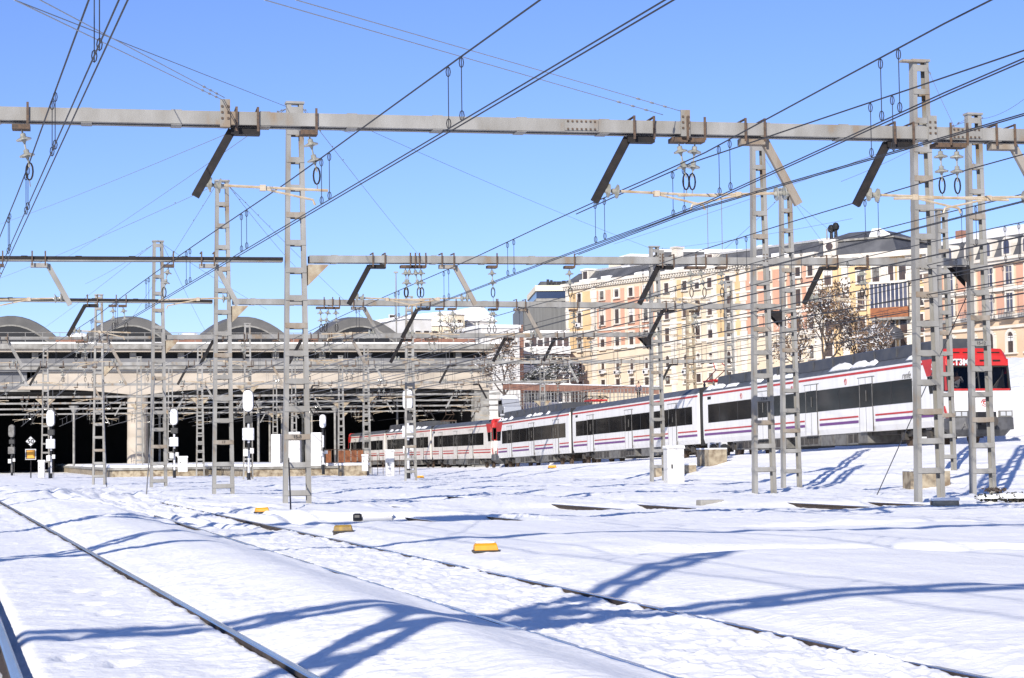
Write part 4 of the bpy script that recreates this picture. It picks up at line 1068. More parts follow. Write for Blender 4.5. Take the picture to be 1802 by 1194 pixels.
# barrel vaulted rooflights
for i, (px, w2) in enumerate(((18, 4.9), (229, 4.9), (432, 4.9), (632, 4.9))):
    x = sx(px, 16); zb = 13.0; n = 14; rise = 3.55 if i < 4 else 2.9
    prof = [(w2 * t, zb + 1.0 + (rise - 1.15) * (1 - t * t)) for t in np.linspace(-1, 1, n)]
    mb = MB()
    secs = []
    for y, sc, zz in ((15.5, 1, 0), (16.5, 1, .12), (21, 1, .45), (26, .98, .1), (29, .9, -.5)):
        secs.append([(x + u * sc, y, v + zz) for u, v in prof] + [(x + w2 * sc, y, zb - 1), (x - w2 * sc, y, zb - 1)])
    mb.loft(secs); va = mb.build('vault', 'domegrey', st)
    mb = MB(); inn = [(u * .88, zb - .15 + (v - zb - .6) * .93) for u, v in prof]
    mb.prism(inn + [(w2 * .84, zb - .2), (-w2 * .84, zb - .2)], lambda u, v, k: (x + u, 15.42 - k * .06, v)); mb.build('vault_opening', 'black', va)  # black sheet stands in for the shaded hollow under the arch
    mb = MB()
    for (u0, v0), (u1, v1) in zip(inn, inn[1:]): mb.bar((x + u0, 15.33, v0), (x + u1, 15.33, v1), .06, .16, side=(0, 1, 0))
    mb.build('vault_rim', 'congrey', va)
    sn = MB(); rr = random.Random(i)
    for k in range(3):
        c = (x - w2 - .2 - rr.random() * .7, 17 + k * 1.5, zb + .8 + rr.random() * .6); sn.lathe([(.02, .5), (.7, .4), (1.2, .15), (1.35, -.3), (1.3, -1.4)], c, (0, 0, 1), 10)
    sn.build('snow_drift', 'snow', va, smooth=True)
# deep inside: slim platform columns with fan heads, far light
for i, px in enumerate((455, 475, 497, 515, 533, 549, 590, 130, 262, 281)):
    Y = 200 + (i * 37 % 50); b = at_y(px, 812, Y); cm = MB(); cm.lathe([(.13, 0), (.13, 5.6), (.5, 6.3), (.55, 6.4)], (0, 0, 0), (0, 0, 1), 10)
    r_ = thing('platform_lamp_column', ['slim white column with fan head, %s' % q for q in ('left of the first white slab', 'just right of the first white slab', 'behind the tall mid mast', 'between second and third white slabs', 'beside the third white slab', 'behind the low white signal', 'above the brown fence', 'alone in the far dark bay', 'right of the round column', 'behind the third mast')][i], 'column', (b.x, b.y, .9), 0, 'slim columns in the hall')
    cm.build('shaft', 'congrey', r_)

# platforms
def platform(label, px0, px1, Y, Yb, zt=.93, rounded=False):
    a, b = at_y(px0, 815, Y), at_y(px1, 815, Y); dx = -.2785; r_ = thing('platform', label, 'platform', (a.x, Y, 0), 0, 'platforms of the hall'); W = b.x - a.x
    n = 10; front = []
    if rounded:
        for t in np.linspace(math.pi, 2 * math.pi, n): front.append((W / 2 + W / 2 * math.cos(t), 1.6 + 1.6 * math.sin(t)))
    else: front = [(0, 0), (W, W * .24)]
    L = Yb - Y; poly = front + [(W + dx * L, L), (dx * L, L)]
    mb = MB(); mb.prism(poly, lambda u, v, k: (u, v, -.4 + k * (zt - .30 + .4))); mb.build('platform_base', 'concrete', r_)
    mb = MB(); cx, cy = sum(p[0] for p in poly) / len(poly), 2; mb.prism([(u + (.15 if u > W / 2 else -.15) * (v < 5), v - .15 * (v < 5)) for u, v in poly], lambda u, v, k: (u, v, zt - .30 + k * .16)); mb.build('platform_edge', 'congrey', r_)
    mb = MB(); mb.prism(poly, lambda u, v, k: (u * (1 if k == 0 else .985) + .05 * k, v + .05 * k, zt - .135 + k * .24)); mb.build('snow_layer', 'snow', r_, smooth=False, bevel=.09)
    return r_
platform('snowy platform end by the round column', 188, 362, 163, 300, rounded=True)
platform('snowy platform end carrying the three white slabs', 428, 640, 152, 300)
for i, (px0, px1, pt_, lab) in enumerate(((477, 493, 768, 'plain'), (505, 528, 764, 'snow capped'), (547, 568, 765, 'broadest'))):
    b, c = at_y(px0, 812, 158), at_y(px1, 812, 158); h = at_y(px0, pt_, 158).z
    mb = MB(); mb.b2(0, c.x - b.x, 0, 1.2, .0, h - .95); mb.mi = 1; mb.b2(.02, c.x - b.x - .02, .02, 1.18, h - .95, h - .85)
    o = mb.build('white_slab', ['whitewash', 'snow'], loc=(b.x, b.y, 1.0), bevel=.03); tag(o, ['leftmost and narrowest of the tall white slabs on the platform', 'snow capped white slab behind the tall mid mast', 'broadest white slab on the platform, next to the low signal'][i], 'slab', 'white slabs on the platform')
b, c = at_y(572, 812, 153), at_y(640, 812, 155)
fr = thing('panel_fence', 'orange brown panel fence with thin posts on the platform end', 'fence', (b.x, b.y, .98))
L = (c - b).length; ang = math.atan2(c.y - b.y, c.x - b.x); dv = Vector((math.cos(ang), math.sin(ang), 0))
mb = MB(); pb = MB()
for k in range(6):
    p, q_ = dv * (L * k / 6 + .06), dv * (L * (k + 1) / 6 - .06)
    if k not in (1,): pb = MB(); pb.bar(p + Vector((0, 0, .55)), q_ + Vector((0, 0, .55)), .04, .95, side=(-dv.y, dv.x, 0)); pb.build('fence_panel', 'fence', fr)
for k in range(13): p = dv * (L * k / 12); mb.tube([p, p + Vector((0, 0, 1.12))], .025, 5)
for zz in (.08, 1.1): mb.tube([Vector((0, 0, zz)), dv * L + Vector((0, 0, zz))], .025, 5)
mb.build('fence_post', 'bolt', fr)
b = at_y(705, 825, 150); rf = thing('handrail', 'low rusty handrail frame in front of the cream train tail', 'railing', (b.x - 2.6, b.y, .1)); mb = MB()
for k in range(8): mb.tube([(k * .42, 0, 0), (k * .42, 0, 1.5)], .022, 5)
for zz in (.6, 1.05, 1.5): mb.tube([(0, 0, zz), (2.94, 0, zz)], .022, 5)
mb.build('rail_bars', 'bolt', rf)
mb = MB(); b = at_y(648, 830, 150); mb.b2(-1.1, 1.1, 0, 2.5, -.3, .85); mb.mi = 1; mb.b2(-1.15, 1.15, -.05, 2.5, .85, 1.02); o = mb.build('concrete_end_block', ['concrete', 'snow'], loc=(b.x - 1.2, b.y, 0)); tag(o, 'stained concrete block closing the platform end below the fence', 'block')

# ------------------------------------------------------------------ signals
def signal(label, px, pyb, pyt, Y, lamps=True, dim=False, low=True):
    b = at_y(px, pyb, Y); H = at_y(px, pyt, Y).z - b.z; r_ = thing('track_signal', label, 'signal', (b.x, b.y, b.z), 0, 'white backed light signals')
    W = 'white' if not dim else 'tskirt'  # dim swaps white for grey, painting the deep shade into the signal
    mb = MB(); mb.tube([(0, 0, -.4), (0, 0, H * .32)], .075, 8); mb.mi = 1; mb.tube([(0, 0, H * .32), (0, 0, H * .40)], .075, 8); mb.mi = 0; mb.tube([(0, 0, H * .40), (0, 0, H * .62)], .075, 8); mb.mi = 1; mb.tube([(0, 0, H * .62), (0, 0, H * .76)], .075, 8)
    mb.mi = 1; mb.tube([(0, 0, -.4), (0, 0, .35)], .12, 8)
    mb.build('pole', [W, 'black'], r_)
    hw = .060 * H * .95; hb = MB(); z0, z1 = H * .755, H; n = 8
    poly = [(hw * math.cos(t), z1 - hw + hw * math.sin(t)) for t in np.linspace(0, math.pi, n)] + [(-hw * math.cos(t), z0 + hw - hw * math.sin(t)) for t in np.linspace(0, math.pi, n)]
    hb.prism(poly, lambda u, v, k: (u, -.08 - k * .26, v)); hd = hb.build('signal_head', W, r_, bevel=.03)
    rb = MB(); rb.prism([(u * 1.07, z0 + (v - z0) * 1.0 + (.03 if v > (z0 + z1) / 2 else -.03)) for u, v in poly], lambda u, v, k: (u, -.075 + k * .05, v)); rb.build('backboard', 'tskirt', hd)
    vb = MB()
    for k in range(3): vb.lathe([(.13, 0), (.13, .28)], (0, .0, z0 + hw * .9 + k * (z1 - z0 - 1.8 * hw) / 2), (0, 1, .0), 10)
    vb.build('lamp_hood', 'black', hd)
    if low:
        b2_ = MB(); b2_.b2(-hw * 1.15, hw * 1.15, -.32, -.06, H * .43, H * .57); b2_.build('route_indicator', W, r_, bevel=.05)
        ws = MB(); ws.b2(-.24, .24, -.22, .22, H * .63, H * .71); ws.build('relay_case', 'black', r_)
    ld = MB()
    for s in (-1, 1): ld.tube([(.16 * s, .22, 0), (.16 * s, .22, H * .74)], .022, 5)
    for k in range(int(H * .74 / .3)): ld.tube([(-.16, .22, .3 + k * .3), (.16, .22, .3 + k * .3)], .016, 4)
    ld.build('ladder', 'dark' if not dim else 'tskirt', r_)
    bb = MB(); bb.b2(-.32, -.02, -.3, -.1, H * .25, H * .33); bb.b2(.12, .34, -.2, 0, H * .28, H * .34); bb.build('junction_box', 'whiteold', r_)
    return r_
signal('largest white backed signal in the dark gap left of the tall mid mast', 438, 842, 687, 128)
signal('white backed signal in front of the cream train, twin to a mast', 719, 835, 685, 124)
signal('white backed signal beside the fifty sign with grey boxes at its foot', 90, 841, 722, 158)
signal('white backed signal standing before the round platform end', 307, 836, 720, 150)
signal('small white backed signal tucked beside the broadest white slab', 569, 826, 730, 148, low=False)
signal('signal painted grey for the deep shade at the picture edge', 21, 838, 748, 196, dim=True)

# fifty board
b = at_y(54, 838, 166)
sg = thing('speed_sign', 'white diamond board reading 50 above an amber square board', 'sign', (b.x, b.y, .0))
zc, zq = at_y(54, 777, 166).z, at_y(54, 800, 166).z
mb = MB(); mb.tube([(0, .06, 0), (0, .06, zc)], .05, 6); mb.build('post', 'dark', sg)
mb = MB(); r1 = .46; mb.prism([(0, zc + r1), (r1, zc), (0, zc - r1), (-r1, zc)], lambda u, v, k: (u, -.0 - k * .03, v)); mb.mi = 1; mb.prism([(0, zc + r1 * .86), (r1 * .86, zc), (0, zc - r1 * .86), (-r1 * .86, zc)], lambda u, v, k: (u, -.031 - k * .006, v)); dm = mb.build('diamond_board', ['black', 'white'], sg)
text_part('50', .54, 'black', dm, Matrix.Translation((0, -.04, zc - .02)) @ mtx_side, bold=.022)
mb = MB(); r1 = .45; mb.b2(-r1, r1, -.03, 0, zq - r1, zq + r1); mb.mi = 1; mb.b2(-r1 + .05, r1 - .05, -.04, -.031, zq - r1 + .05, zq + r1 - .05); mb.mi = 2; mb.b2(-r1 + .12, r1 - .12, -.05, -.041, zq - r1 + .12, zq + r1 - .12); mb.build('square_board', ['whiteold', 'black', 'orange'], sg)
# black diamond board on the rusty mast
b = at_y(1222, 716, 117.4); mb = MB(); r1 = .78
mb.prism([(0, r1), (r1, 0), (0, -r1), (-r1, 0)], lambda u, v, k: (u, k * .05, v))
o = mb.build('diamond_board', 'black', loc=b); tag(o, 'plain black diamond board fixed to the rusty brown mast', 'sign')

# ------------------------------------------------------------------ cabinets, boxes, blocks
def cabinet(label, px0, px1, pyt, pyb, d=.5, m='whiteold', door=True, Y=None):
    g = on_ground((px0 + px1) / 2, pyb) if Y is None else at_y((px0 + px1) / 2, pyb, Y)
    a, b = at_y(px0, pyb, g.y), at_y(px1, pyb, g.y); W = b.x - a.x; H = at_y(px0, pyt, g.y).z - g.z
    r_ = thing('trackside_cabinet', label, 'cabinet', g, .12, 'white trackside cabinets')
    mb = MB(); mb.b2(-W / 2, W / 2, 0, d, -.4, H); mb.build('case', m, r_, bevel=.015)
    mb = MB(); mb.b2(-W / 2 - .04, W / 2 + .04, -.05, d + .05, H, H + .05); mb.mi = 1; mb.b2(-W / 2 - .02, W / 2 + .02, -.03, d + .03, H + .05, H + .13); mb.build('lid', [m, 'snow'], r_)
    if door:
        mb = MB(); mb.b2(-W / 2 + .06, W / 2 - .06, -.015, 0, .08, H - .1); do = mb.build('door', m, r_); mb = MB(); mb.b2(-W * .28, -W * .2, -.04, -.015, H * .42, H * .54); mb.build('handle', 'black', do)
    return r_
cabinet('large white cabinet at the foot of the distant mast, blue shadow beside it', 1175, 1205, 790, 850, .9)
cabinet('white cabinet standing before the cream train beside the tall signal', 679, 694, 795, 838, .8)
cabinet('small pale box hung low by the signal near the fifty sign', 67, 78, 813, 832, .4, Y=157)
cabinet('small pale box at the end of the brown fence', 637, 648, 803, 820, .4, Y=148)
cabinet('grey white box at the foot of the signal on the round platform', 313, 330, 806, 822, .4, Y=160)
def ybox(label, px, py, wpx, m='yellow', rz=.1):
    g = on_ground(px, py); W = wpx * g.y / FPX * 1.0; r_ = thing('yellow_trackside_box', label, 'box', (g.x, g.y, g.z - .02), rz, 'yellow boxes in the snow'); h = W * .30
    mb = MB(); mb.loft([[(-W * .45, -.13, h * .45), (W * .45, -.13, h * .45), (W * .45, .13, h * .45), (-W * .45, .13, h * .45)], [(-W * .43, -.11, h * 1.05), (W * .40, -.11, h * 1.1), (W * .40, .11, h * 1.1), (-W * .43, .11, h * 1.05)], [(-W * .39, -.07, h * 1.3), (W * .37, -.07, h * 1.36), (W * .37, .07, h * 1.36), (-W * .39, .07, h * 1.3)]])
    mb.build('lid', m, r_, bevel=.008)
    mb = MB(); mb.b2(-W / 2, W / 2, -.14, .14, h * .22, h * .45)
    for x in (-.38, 0, .36): mb.b2(W * x - .03, W * x + .03, -.12, .12, -.25, h * .25)
    mb.build('base_tray', 'tunder', r_)
    if m == 'yellow':
        mb = MB(); mb.lathe([(W * .40, 0), (W * .34, .018), (.02, .03)], (0, 0, 0), (0, 0, 1), 14)
        mb.v = [(x, y * .07 / (W * .40), z + h * 1.335) for x, y, z in mb.v]; mb.build('snow_cap', 'snow', r_, smooth=True)
    return r_
ybox('large bright yellow box on the smooth snow in the foreground', 855, 972, 47)
ybox('dirty ochre box with one dark foot near the tall mid mast', 604, 937, 37, 'yellowold', .05)
ybox('yellow box half sunk in snow left of the tall mid mast', 461, 903, 28)
ybox('small yellow box below the train underframe', 972, 825, 16)
ybox('tiny yellow box in front of the white cabinet by the cream train', 740, 842, 13)
def block(label, px, py, wpx, h, d, m='concrete', rz=.1, snowy=True):
    g = on_ground(px, py); W = wpx * g.y / FPX; mb = MB(); mb.b2(-W / 2, W / 2, 0, d, -.4, h)
    if snowy: mb.mi = 1; mb.b2(-W / 2 - .02, W / 2 + .02, .02, d + .02, h, h + .07)
    o = mb.build('concrete_block', [m, 'snow'], loc=(g.x, g.y, g.z), bevel=.02); o.rotation_euler = (0, 0, rz); tag(o, label, 'concrete block', 'concrete blocks in the snow'); return o
block('grey concrete block tilted beside the long dark rail strip', 1254, 887, 44, .10, .35, 'congrey', .3, False)
block('tan concrete block lying below the tallest mast', 1665, 890, 46, .10, .4, 'concrete', -.05)
block('brown concrete footing behind the tallest mast', 1638, 858, 72, .52, .9, 'concrete', .1)
block('concrete footing beside the white cabinet', 1216, 832, 20, .35, .6, 'concrete', .1)
block('concrete footing behind the distant mast foot', 1163, 838, 18, .4, .6, 'concrete', .1)
block('low concrete footing on the embankment below the ground signal', 1264, 818, 34, .75, 1.6, 'concrete', .3)
block('white painted block half buried near the dirty ochre box', 665, 917, 52, .09, .25, 'whiteold', .15)
g = on_ground(629, 917); mb = MB(); mb.lathe([(.07, -.09), (.09, -.05), (.09, .05), (.07, .09)], (0, 0, .07), (1, 0, 0), 10); o = mb.build('drain_pipe_end', 'black', loc=g); tag(o, 'small black pipe stub beside the white painted block', 'pipe')
# ground signal by the gangway
b = at_y(1264, 806, 101); gs = thing('ground_signal', 'low twin lamp ground signal with black hoods beside the train gangway', 'signal', (b.x, b.y, b.z - .1), .2)
for x in (-.30, .30):
    mb = MB(); mb.b2(x - .2, x + .2, 0, .2, .1, .9); mb.mi = 1; mb.lathe([(.17, 0), (.17, .25)], (x, 0, .65), (0, -1, 0), 10); mb.lathe([(.17, 0), (.17, .25)], (x, 0, .3), (0, -1, 0), 10); mb.build('lamp_unit', ['white', 'black'], gs)
mb = MB(); mb.b2(-.5, .5, .0, .3, -.5, .1); mb.build('mount', 'tunder', gs)
# clump of dead weeds at the right edge
def leafy(n, rad, c, size, rr, flat=1.0):
    mb = MB()
    for k in range(n):
        while 1:
            p = Vector((rr.uniform(-1, 1), rr.uniform(-1, 1), rr.uniform(-1, 1)))
            if p.length < 1: break
        p = Vector((p.x * rad[0], p.y * rad[1], p.z * rad[2])) + Vector(c); a = Vector((rr.gauss(0, 1), rr.gauss(0, 1), rr.gauss(0, 1) * flat)).normalized(); b = a.cross(Vector((rr.gauss(0, 1), rr.gauss(0, 1), rr.gauss(0, 1)))).normalized()
        s = size * rr.uniform(.6, 1.5); mb.add([p - a * s, p - b * s * .5, p + a * s, p + b * s * .5], [(0, 1, 2, 3)])
    return mb
g = on_ground(1772, 884); wd_ = thing('weed_clump', 'dark dead weeds poking through snow at the picture edge', 'weeds', g)
leafy(420, (1.0, .3, .11), (.15, 0, .12), .06, random.Random(3)).build('foliage', 'leafdark', wd_); leafy(60, (.35, .25, .05), (-.3, 0, .30), .05, random.Random(4)).build('tuft', 'bark', wd_)
mb = MB(); mb.lathe([(.3, -.05), (.27, .06), (.15, .12), (.02, .13)], (0, 0, .18), (0, 0, 1), 16); mb.v = [(x * 3.2 + .2, y * .9, z * .7) for x, y, z in mb.v]; mb.build('snow_pillow', 'snow', wd_, smooth=True)

# ------------------------------------------------------------------ buildings on the street above
rr = random.Random(5)
class Bld:
    def __init__(s, name, label, pxL, YL, pxR, YR, zb, cat='building', group=None):
        A, B = at_y(pxL, 600, YL), at_y(pxR, 600, YR); s.A = Vector((A.x, A.y, 0)); v = Vector((B.x - A.x, B.y - A.y, 0)); s.L = v.length; s.rz = math.atan2(v.y, v.x); s.zb = zb
        s.root = thing(name, label, cat, (A.x, A.y, 0), s.rz, group)
    def x(s, px, py=600):
        d = ray(px, py); ex, ey = math.cos(s.rz), math.sin(s.rz); t = (-ey * s.A.x + ex * s.A.y) / (-ey * d.x + ex * d.y)
        return (d.x * t - s.A.x) * ex + (d.y * t - s.A.y) * ey
    def Y(s, px): return s.A.y + s.x(px) * math.sin(s.rz)
    def z(s, px, py): return at_y(px, py, s.Y(px)).z
    def slab(s, name, m, x0, x1, z0, z1, y0, y1, bevel=0): return MB().b2(x0, x1, y0, y1, z0, z1).build(name, m, s.root)
    def window(s, x, z0, z1, w, pane='pane', sur='trim', arch=False, y=0.0, sw=.22, snow=False, bars=True):
        mb = MB(); 
        if arch:
            r = w / 2; poly = [(x - r, z0), (x + r, z0)] + [(x + r * math.cos(t), z1 - r + r * math.sin(t)) for t in np.linspace(0, math.pi, 9)]
            mb.prism(poly, lambda u, v, k: (u, y - .03 - k * .05, v))
        else: mb.b2(x - w / 2, x + w / 2, y - .08, y - .03, z0, z1)
        o = mb.build('window', pane, s.root)
        fb = MB()
        if arch:
            r = w / 2; n = 9; pts = [(x + r, z0)] + [(x + r * math.cos(t), z1 - r + r * math.sin(t)) for t in np.linspace(0, math.pi, n)] + [(x - r, z0)]
            for (u0, v0), (u1, v1) in zip(pts, pts[1:]): fb.bar((u0, y - .09, v0), (u1, y - .09, v1), .24, sw, side=(0, 1, 0))
        else:
            fb.b2(x - w / 2 - sw, x - w / 2, y - .20, y - .002, z0, z1 + sw); fb.b2(x + w / 2, x + w / 2 + sw, y - .20, y - .002, z0, z1 + sw); fb.b2(x - w / 2, x + w / 2, y - .20, y - .002, z1, z1 + sw)
        fb.b2(x - w / 2 - sw - .05, x + w / 2 + sw + .05, y - .30, y - .003, z0 - .17, z0)
        fb.build('surround', sur, o)
        if bars:
            q = MB(); q.b2(x - .03, x + .03, y - .11, y - .081, z0, z1 - (w / 2 if arch else 0)); q.b2(x - w / 2, x + w / 2, y - .10, y - .082, z0 + (z1 - z0) * .66, z0 + (z1 - z0) * .69)
            q.build('glazing_bar', 'trim' if pane == 'paneblue' else 'bark', o)
        if rr.random() < .45:
            hh = (z1 - z0) * rr.choice((.22, .35, .5, .7)); zt_ = z1 - (w / 2 if arch else 0)
            MB().b2(x - w / 2 + .02, x + w / 2 - .02, y - .095, y - .083, max(z0 + .1, zt_ - hh), zt_).build('blind', rr.choice(('trim', 'tskirt', 'bark', 'whitewash')), o)
        if snow: MB().b2(x - w / 2 - sw, x + w / 2 + sw, y - .31, y - .08, z0 + .002, z0 + .12).build('sill_snow', 'snow', o)
        return o
# long cream, ochre and salmon block
B = Bld('apartment_block', 'long cream and ochre block with salmon panels and tall windows above the train', 997, 320, 1440, 273, 6)
zc = B.z(1177, 491); zt = zc + .2; dep = 26
B.slab('wall', 'cream', 0, B.L, 5, zt, 0, dep)
zs0 = B.z(1062, 612)
for x0, x1, m in ((998, 1047, 'ochre'), (1192, 1204, 'ochre'), (1262, 1276, 'ochre'), (1294, 1308, 'ochre')): B.slab('plaster_panel', m, B.x(x0) + .15, B.x(x1), zs0, zt - .6, -.05, .1)
for x0, x1 in ((1052, 1076), (1080, 1100), (1106, 1126), (1130, 1152), (1311, 1324), (1334, 1352), (1362, 1378), (1386, 1404), (1412, 1438)): B.slab('plaster_panel', 'salmon', B.x(x0), B.x(x1), zs0 + .2, zt - .8, -.05, .1)
for px in (998, 1046, 1160, 1186, 1258, 1291, 1310, 1439):
    x = B.x(px); mb = MB()
    for k in range(14): zz = 9 + k * 1.45; ww = .55 if k % 2 else .8; mb.b2(max(0, x - ww), min(B.L, x + ww), -.12 - (.002 * (k % 2)), .05, zz, zz + 1.40)
    mb.build('quoin', 'trim', B.root)
mb = MB()
for zz, h, d in ((zs0 - .35, .45, .25), (B.z(1090, 580), .35, .22), (B.z(1090, 540), .3, .2)): mb.b2(0, B.L, -d, .05, zz, zz + h)
mb.build('string_course', 'trim', B.root)
mb = MB(); mb.b2(-.5, B.L + .3, -.75, .5, zt + .45, zt + .95); mb.b2(-.3, B.L + .2, -.35, .3, zt - .1, zt + .1)
x = -.2
while x < B.L: mb.b2(x, x + .28, -.6, .2, zt + .1, zt + .45); x += .62
mb.build('cornice', 'trim', B.root)
def rowz(py, h): z = B.z(1090, py); return z - h / 2, z + h / 2
rows = [(517, 1.35, False), (557, 2.3, False), (600, 2.4, False), (643, 1.9, True), (674, 1.2, False)]
cols = [1022, 1062, 1088, 1113, 1139, 1176, 1208, 1230, 1252, 1284, 1330, 1356, 1382, 1408, 1430]
for px in cols:
    for py, h, ar in rows:
        z0, z1 = rowz(py, h if 1160 > px else h * 1.05); w = 1.05
        B.window(B.x(px), z0, z1, w, 'pane', 'trim', ar, y=-.06 if True else 0, sw=.26 if 1050 < px < 1150 else .2, snow=rr.random() < .2)
for px in (1208, 1230, 1252, 1284, 1022):
    for py in (541, 582):
        x, z = B.x(px), B.z(1090, py); mb = MB(); mb.prism([(x - .85, z), (x + .85, z), (x, z + .55)], lambda u, v, k: (u, -.35 + k * .3, v)); mb.build('window_pediment', 'trim', B.root)
# hipped slate roof with snow, dormers, chimneys
mb = MB(); z0 = zt + .95
mb.loft([[(-.2, -.3, z0), (B.L + .2, -.3, z0), (B.L + .2, dep, z0), (-.2, dep, z0)], [(1.5, 1.6, z0 + 1.7), (B.L - .5, 1.6, z0 + 1.7), (B.L - .5, dep - 2, z0 + 1.7), (1.5, dep - 2, z0 + 1.7)], [(4, 9, z0 + 2.7), (B.L - 1, 9, z0 + 2.7), (B.L - 1, dep - 8, z0 + 2.7), (4, dep - 8, z0 + 2.7)]])
ro = mb.build('roof', 'slate', B.root)
mb = MB()
for a, b in ((2.2, 13), (15, 21), (23.5, B.L - 1)):
    mb.loft([[(a, 1.5, z0 + 1.72), (b, 1.5, z0 + 1.72), (b, 1.2, z0 + 2.0), (a, 1.2, z0 + 2.0)], [(a + .5, 9, z0 + 2.8), (b, 9, z0 + 2.8), (b, 9, z0 + 3.05), (a + .5, 9, z0 + 3.05)]])
x = .5
while x < B.L - 2:
    L = rr.uniform(2, 6)
    if rr.random() < .75: mb.b2(x, x + L, -.28, .35, z0 + .02, z0 + rr.uniform(.25, .6))
    x += L + rr.uniform(.3, 2)
mb.build('snow_sheet', 'snow', ro)
for px in (1030, 1160, 1250):
    x = B.x(px); mb = MB(); mb.b2(x - .8, x + .8, .2, 2.5, z0 + .3, z0 + 1.9); mb.mi = 1; mb.b2(x - .95, x + .95, .0, 2.6, z0 + 1.9, z0 + 2.15); mb.mi = 2; mb.b2(x - .5, x + .5, .12, .2, z0 + .5, z0 + 1.7); mb.build('dormer', ['trim', 'snow', 'pane'], ro)
for px, hh in ((1154, 1.2),):
    x = B.x(px); mb = MB(); mb.b2(x - .6, x + .6, 4, 5.4, z0 + 1, z0 + 2.8 + hh); mb.b2(x - .75, x + .75, 3.85, 5.55, z0 + 2.8 + hh, z0 + 3.1 + hh); mb.build('chimney', 'trim', ro)
for px in (1197, 1222):
    x = B.x(px); mb = MB(); mb.tube([(x, 6, z0 + 3), (x, 6, z0 + 11)], .06, 5); mb.build('aerial', 'wiregrey', ro)
for px, py in ((1022, 573), (1062, 655), (1113, 655), (1139, 655), (1088, 656), (1208, 655)):
    x, z = B.x(px), B.z(px, py); mb = MB(); mb.b2(x - .42, x + .42, -.75, -.33, z - .3, z + .35); mb.mi = 1; mb.lathe([(.22, 0), (.22, .02)], (x - .08, -.75, z), (0, -1, 0), 12); mb.build('air_conditioner', ['white', 'black'], B.root)
x, z = B.x(1129), B.z(1129, 664); MB().b2(x - 1.7, x + 1.7, -.3, -.05, z - .5, z + .5).build('green_shop_board', mat('x', (.2, .5, .42), .6) and 'white', B.root) if False else None

# slate pavilion with the corner tower
B2 = Bld('corner_pavilion', 'ochre corner house crowned by a dark slate mansard pavilion', 1436, 256, 1640, 246, 6)
zt = B2.z(1500, 458); dep = 24
B2.slab('wall', 'ochre', 0, B2.L, 5, zt, 0, dep)
for px in (1440, 1490, 1560, 1606, 1636):
    x = B2.x(px); mb = MB()
    for k in range(15): zz = 7 + k * 1.3; ww = .5 if k % 2 else .75; mb.b2(max(0, x - ww), min(B2.L, x + ww), -.1 - .002 * (k % 2), .05, zz, zz + 1.25)
    mb.build('quoin', 'trim', B2.root)
MB().b2(-.4, B2.L + .3, -.6, .3, zt, zt + .7).build('cornice', 'trim', B2.root)
mb = MB(); x0, x1 = B2.x(1440), B2.x(1582); h = B2.z(1510, 418) - zt - .7
mb.loft([[(x0, .0, zt + .7), (x1, .0, zt + .7), (x1, 12, zt + .7), (x0, 12, zt + .7)], [(x0 + .5, .7, zt + .7 + h * .85), (x1 - .9, .7, zt + .7 + h * .85), (x1 - .9, 11, zt + .7 + h * .85), (x0 + .5, 11, zt + .7 + h * .85)]])
ro = mb.build('mansard', 'slate', B2.root)
mb = MB(); zz = zt + .7 + h * .85; mb.b2(x0 + .2, x1 - .6, .4, 11.3, zz, zz + .25); mb.mi = 1; mb.loft([[(x0 + .6, .6, zz + .25), (x1 - 1, .6, zz + .25), (x1 - 1, 11, zz + .25), (x0 + .6, 11, zz + .25)], [(x0 + 2.8, 4, zz + 1.5), (x1 - 4, 4, zz + 1.5), (x1 - 4, 8, zz + 1.5), (x0 + 2.8, 8, zz + 1.5)]]); mb.mi = 2
mb.loft([[(B2.x(1530), .7, zz + .27), (x1 - 1.2, .7, zz + .27), (x1 - 1.2, .65, zz + .5), (B2.x(1530), .65, zz + .5)], [(B2.x(1515), 3.9, zz + 1.5), (x1 - 4.2, 3.9, zz + 1.5), (x1 - 4.2, 3.9, zz + 1.75), (B2.x(1515), 3.9, zz + 1.75)]])
mb.build('mansard_top', ['congrey', 'slate', 'snow'], ro)
x = B2.x(1464); mb = MB(); mb.b2(x - .9, x + .9, -.1, 1.5, zt + .8, zt + 2.9); mb.mi = 1; mb.lathe([(.5, 0), (.5, .08)], (x, -.12, zt + 2.0), (0, -1, 0), 12); mb.build('dormer', ['trim', 'pane'], ro)
for px, hh in ((1448, 1.2), (1456, 2.0)):
    x = B2.x(px); mb = MB(); mb.lathe([(.25, 0), (.2, 1.0), (.42, 1.2), (.5, 1.6), (.3, 2.0), (.05, 2.1)], (x, 3, zz + .2 + hh * .3), (0, 0, 1), 10); mb.build('roof_vent', 'black', ro)
mb = MB(); mb.tube([(B2.x(1458), .2, zt), (B2.x(1458), .2, zz + 1.8)], .09, 6); mb.build('flue', 'galv', ro)
for px in (1460, 1518, 1545, 1570, 1592, 1622):
    for py, h in ((486, 1.9), (530, 2.2), (575, 2.3), (612, 2.0), (640, 1.6)):
        if 1540 < px < 1610 and py == 530: continue
        z = B2.z(1510, py); B2.window(B2.x(px), z - h / 2, z + h / 2, 1.0, 'pane', 'trim', y=-.0, sw=.2)
x0, x1 = B2.x(1540), B2.x(1606); z0, z1 = B2.z(1570, 560), B2.z(1570, 500)
mb = MB(); mb.b2(x0, x1, -1.2, .1, z0 - .3, z0); mb.mi = 1; mb.b2(x0, x1, -1.15, -.95, z0, z0 + 1.3); mb.mi = 2; mb.b2(x0 + .05, x1 - .05, -1.1, -1.0, z0 + 1.3, z1); mb.mi = 3
k = x0
while k <= x1: mb.b2(k - .06, k + .06, -1.18, -1.0, z0 + 1.3, z1); k += (x1 - x0) / 9
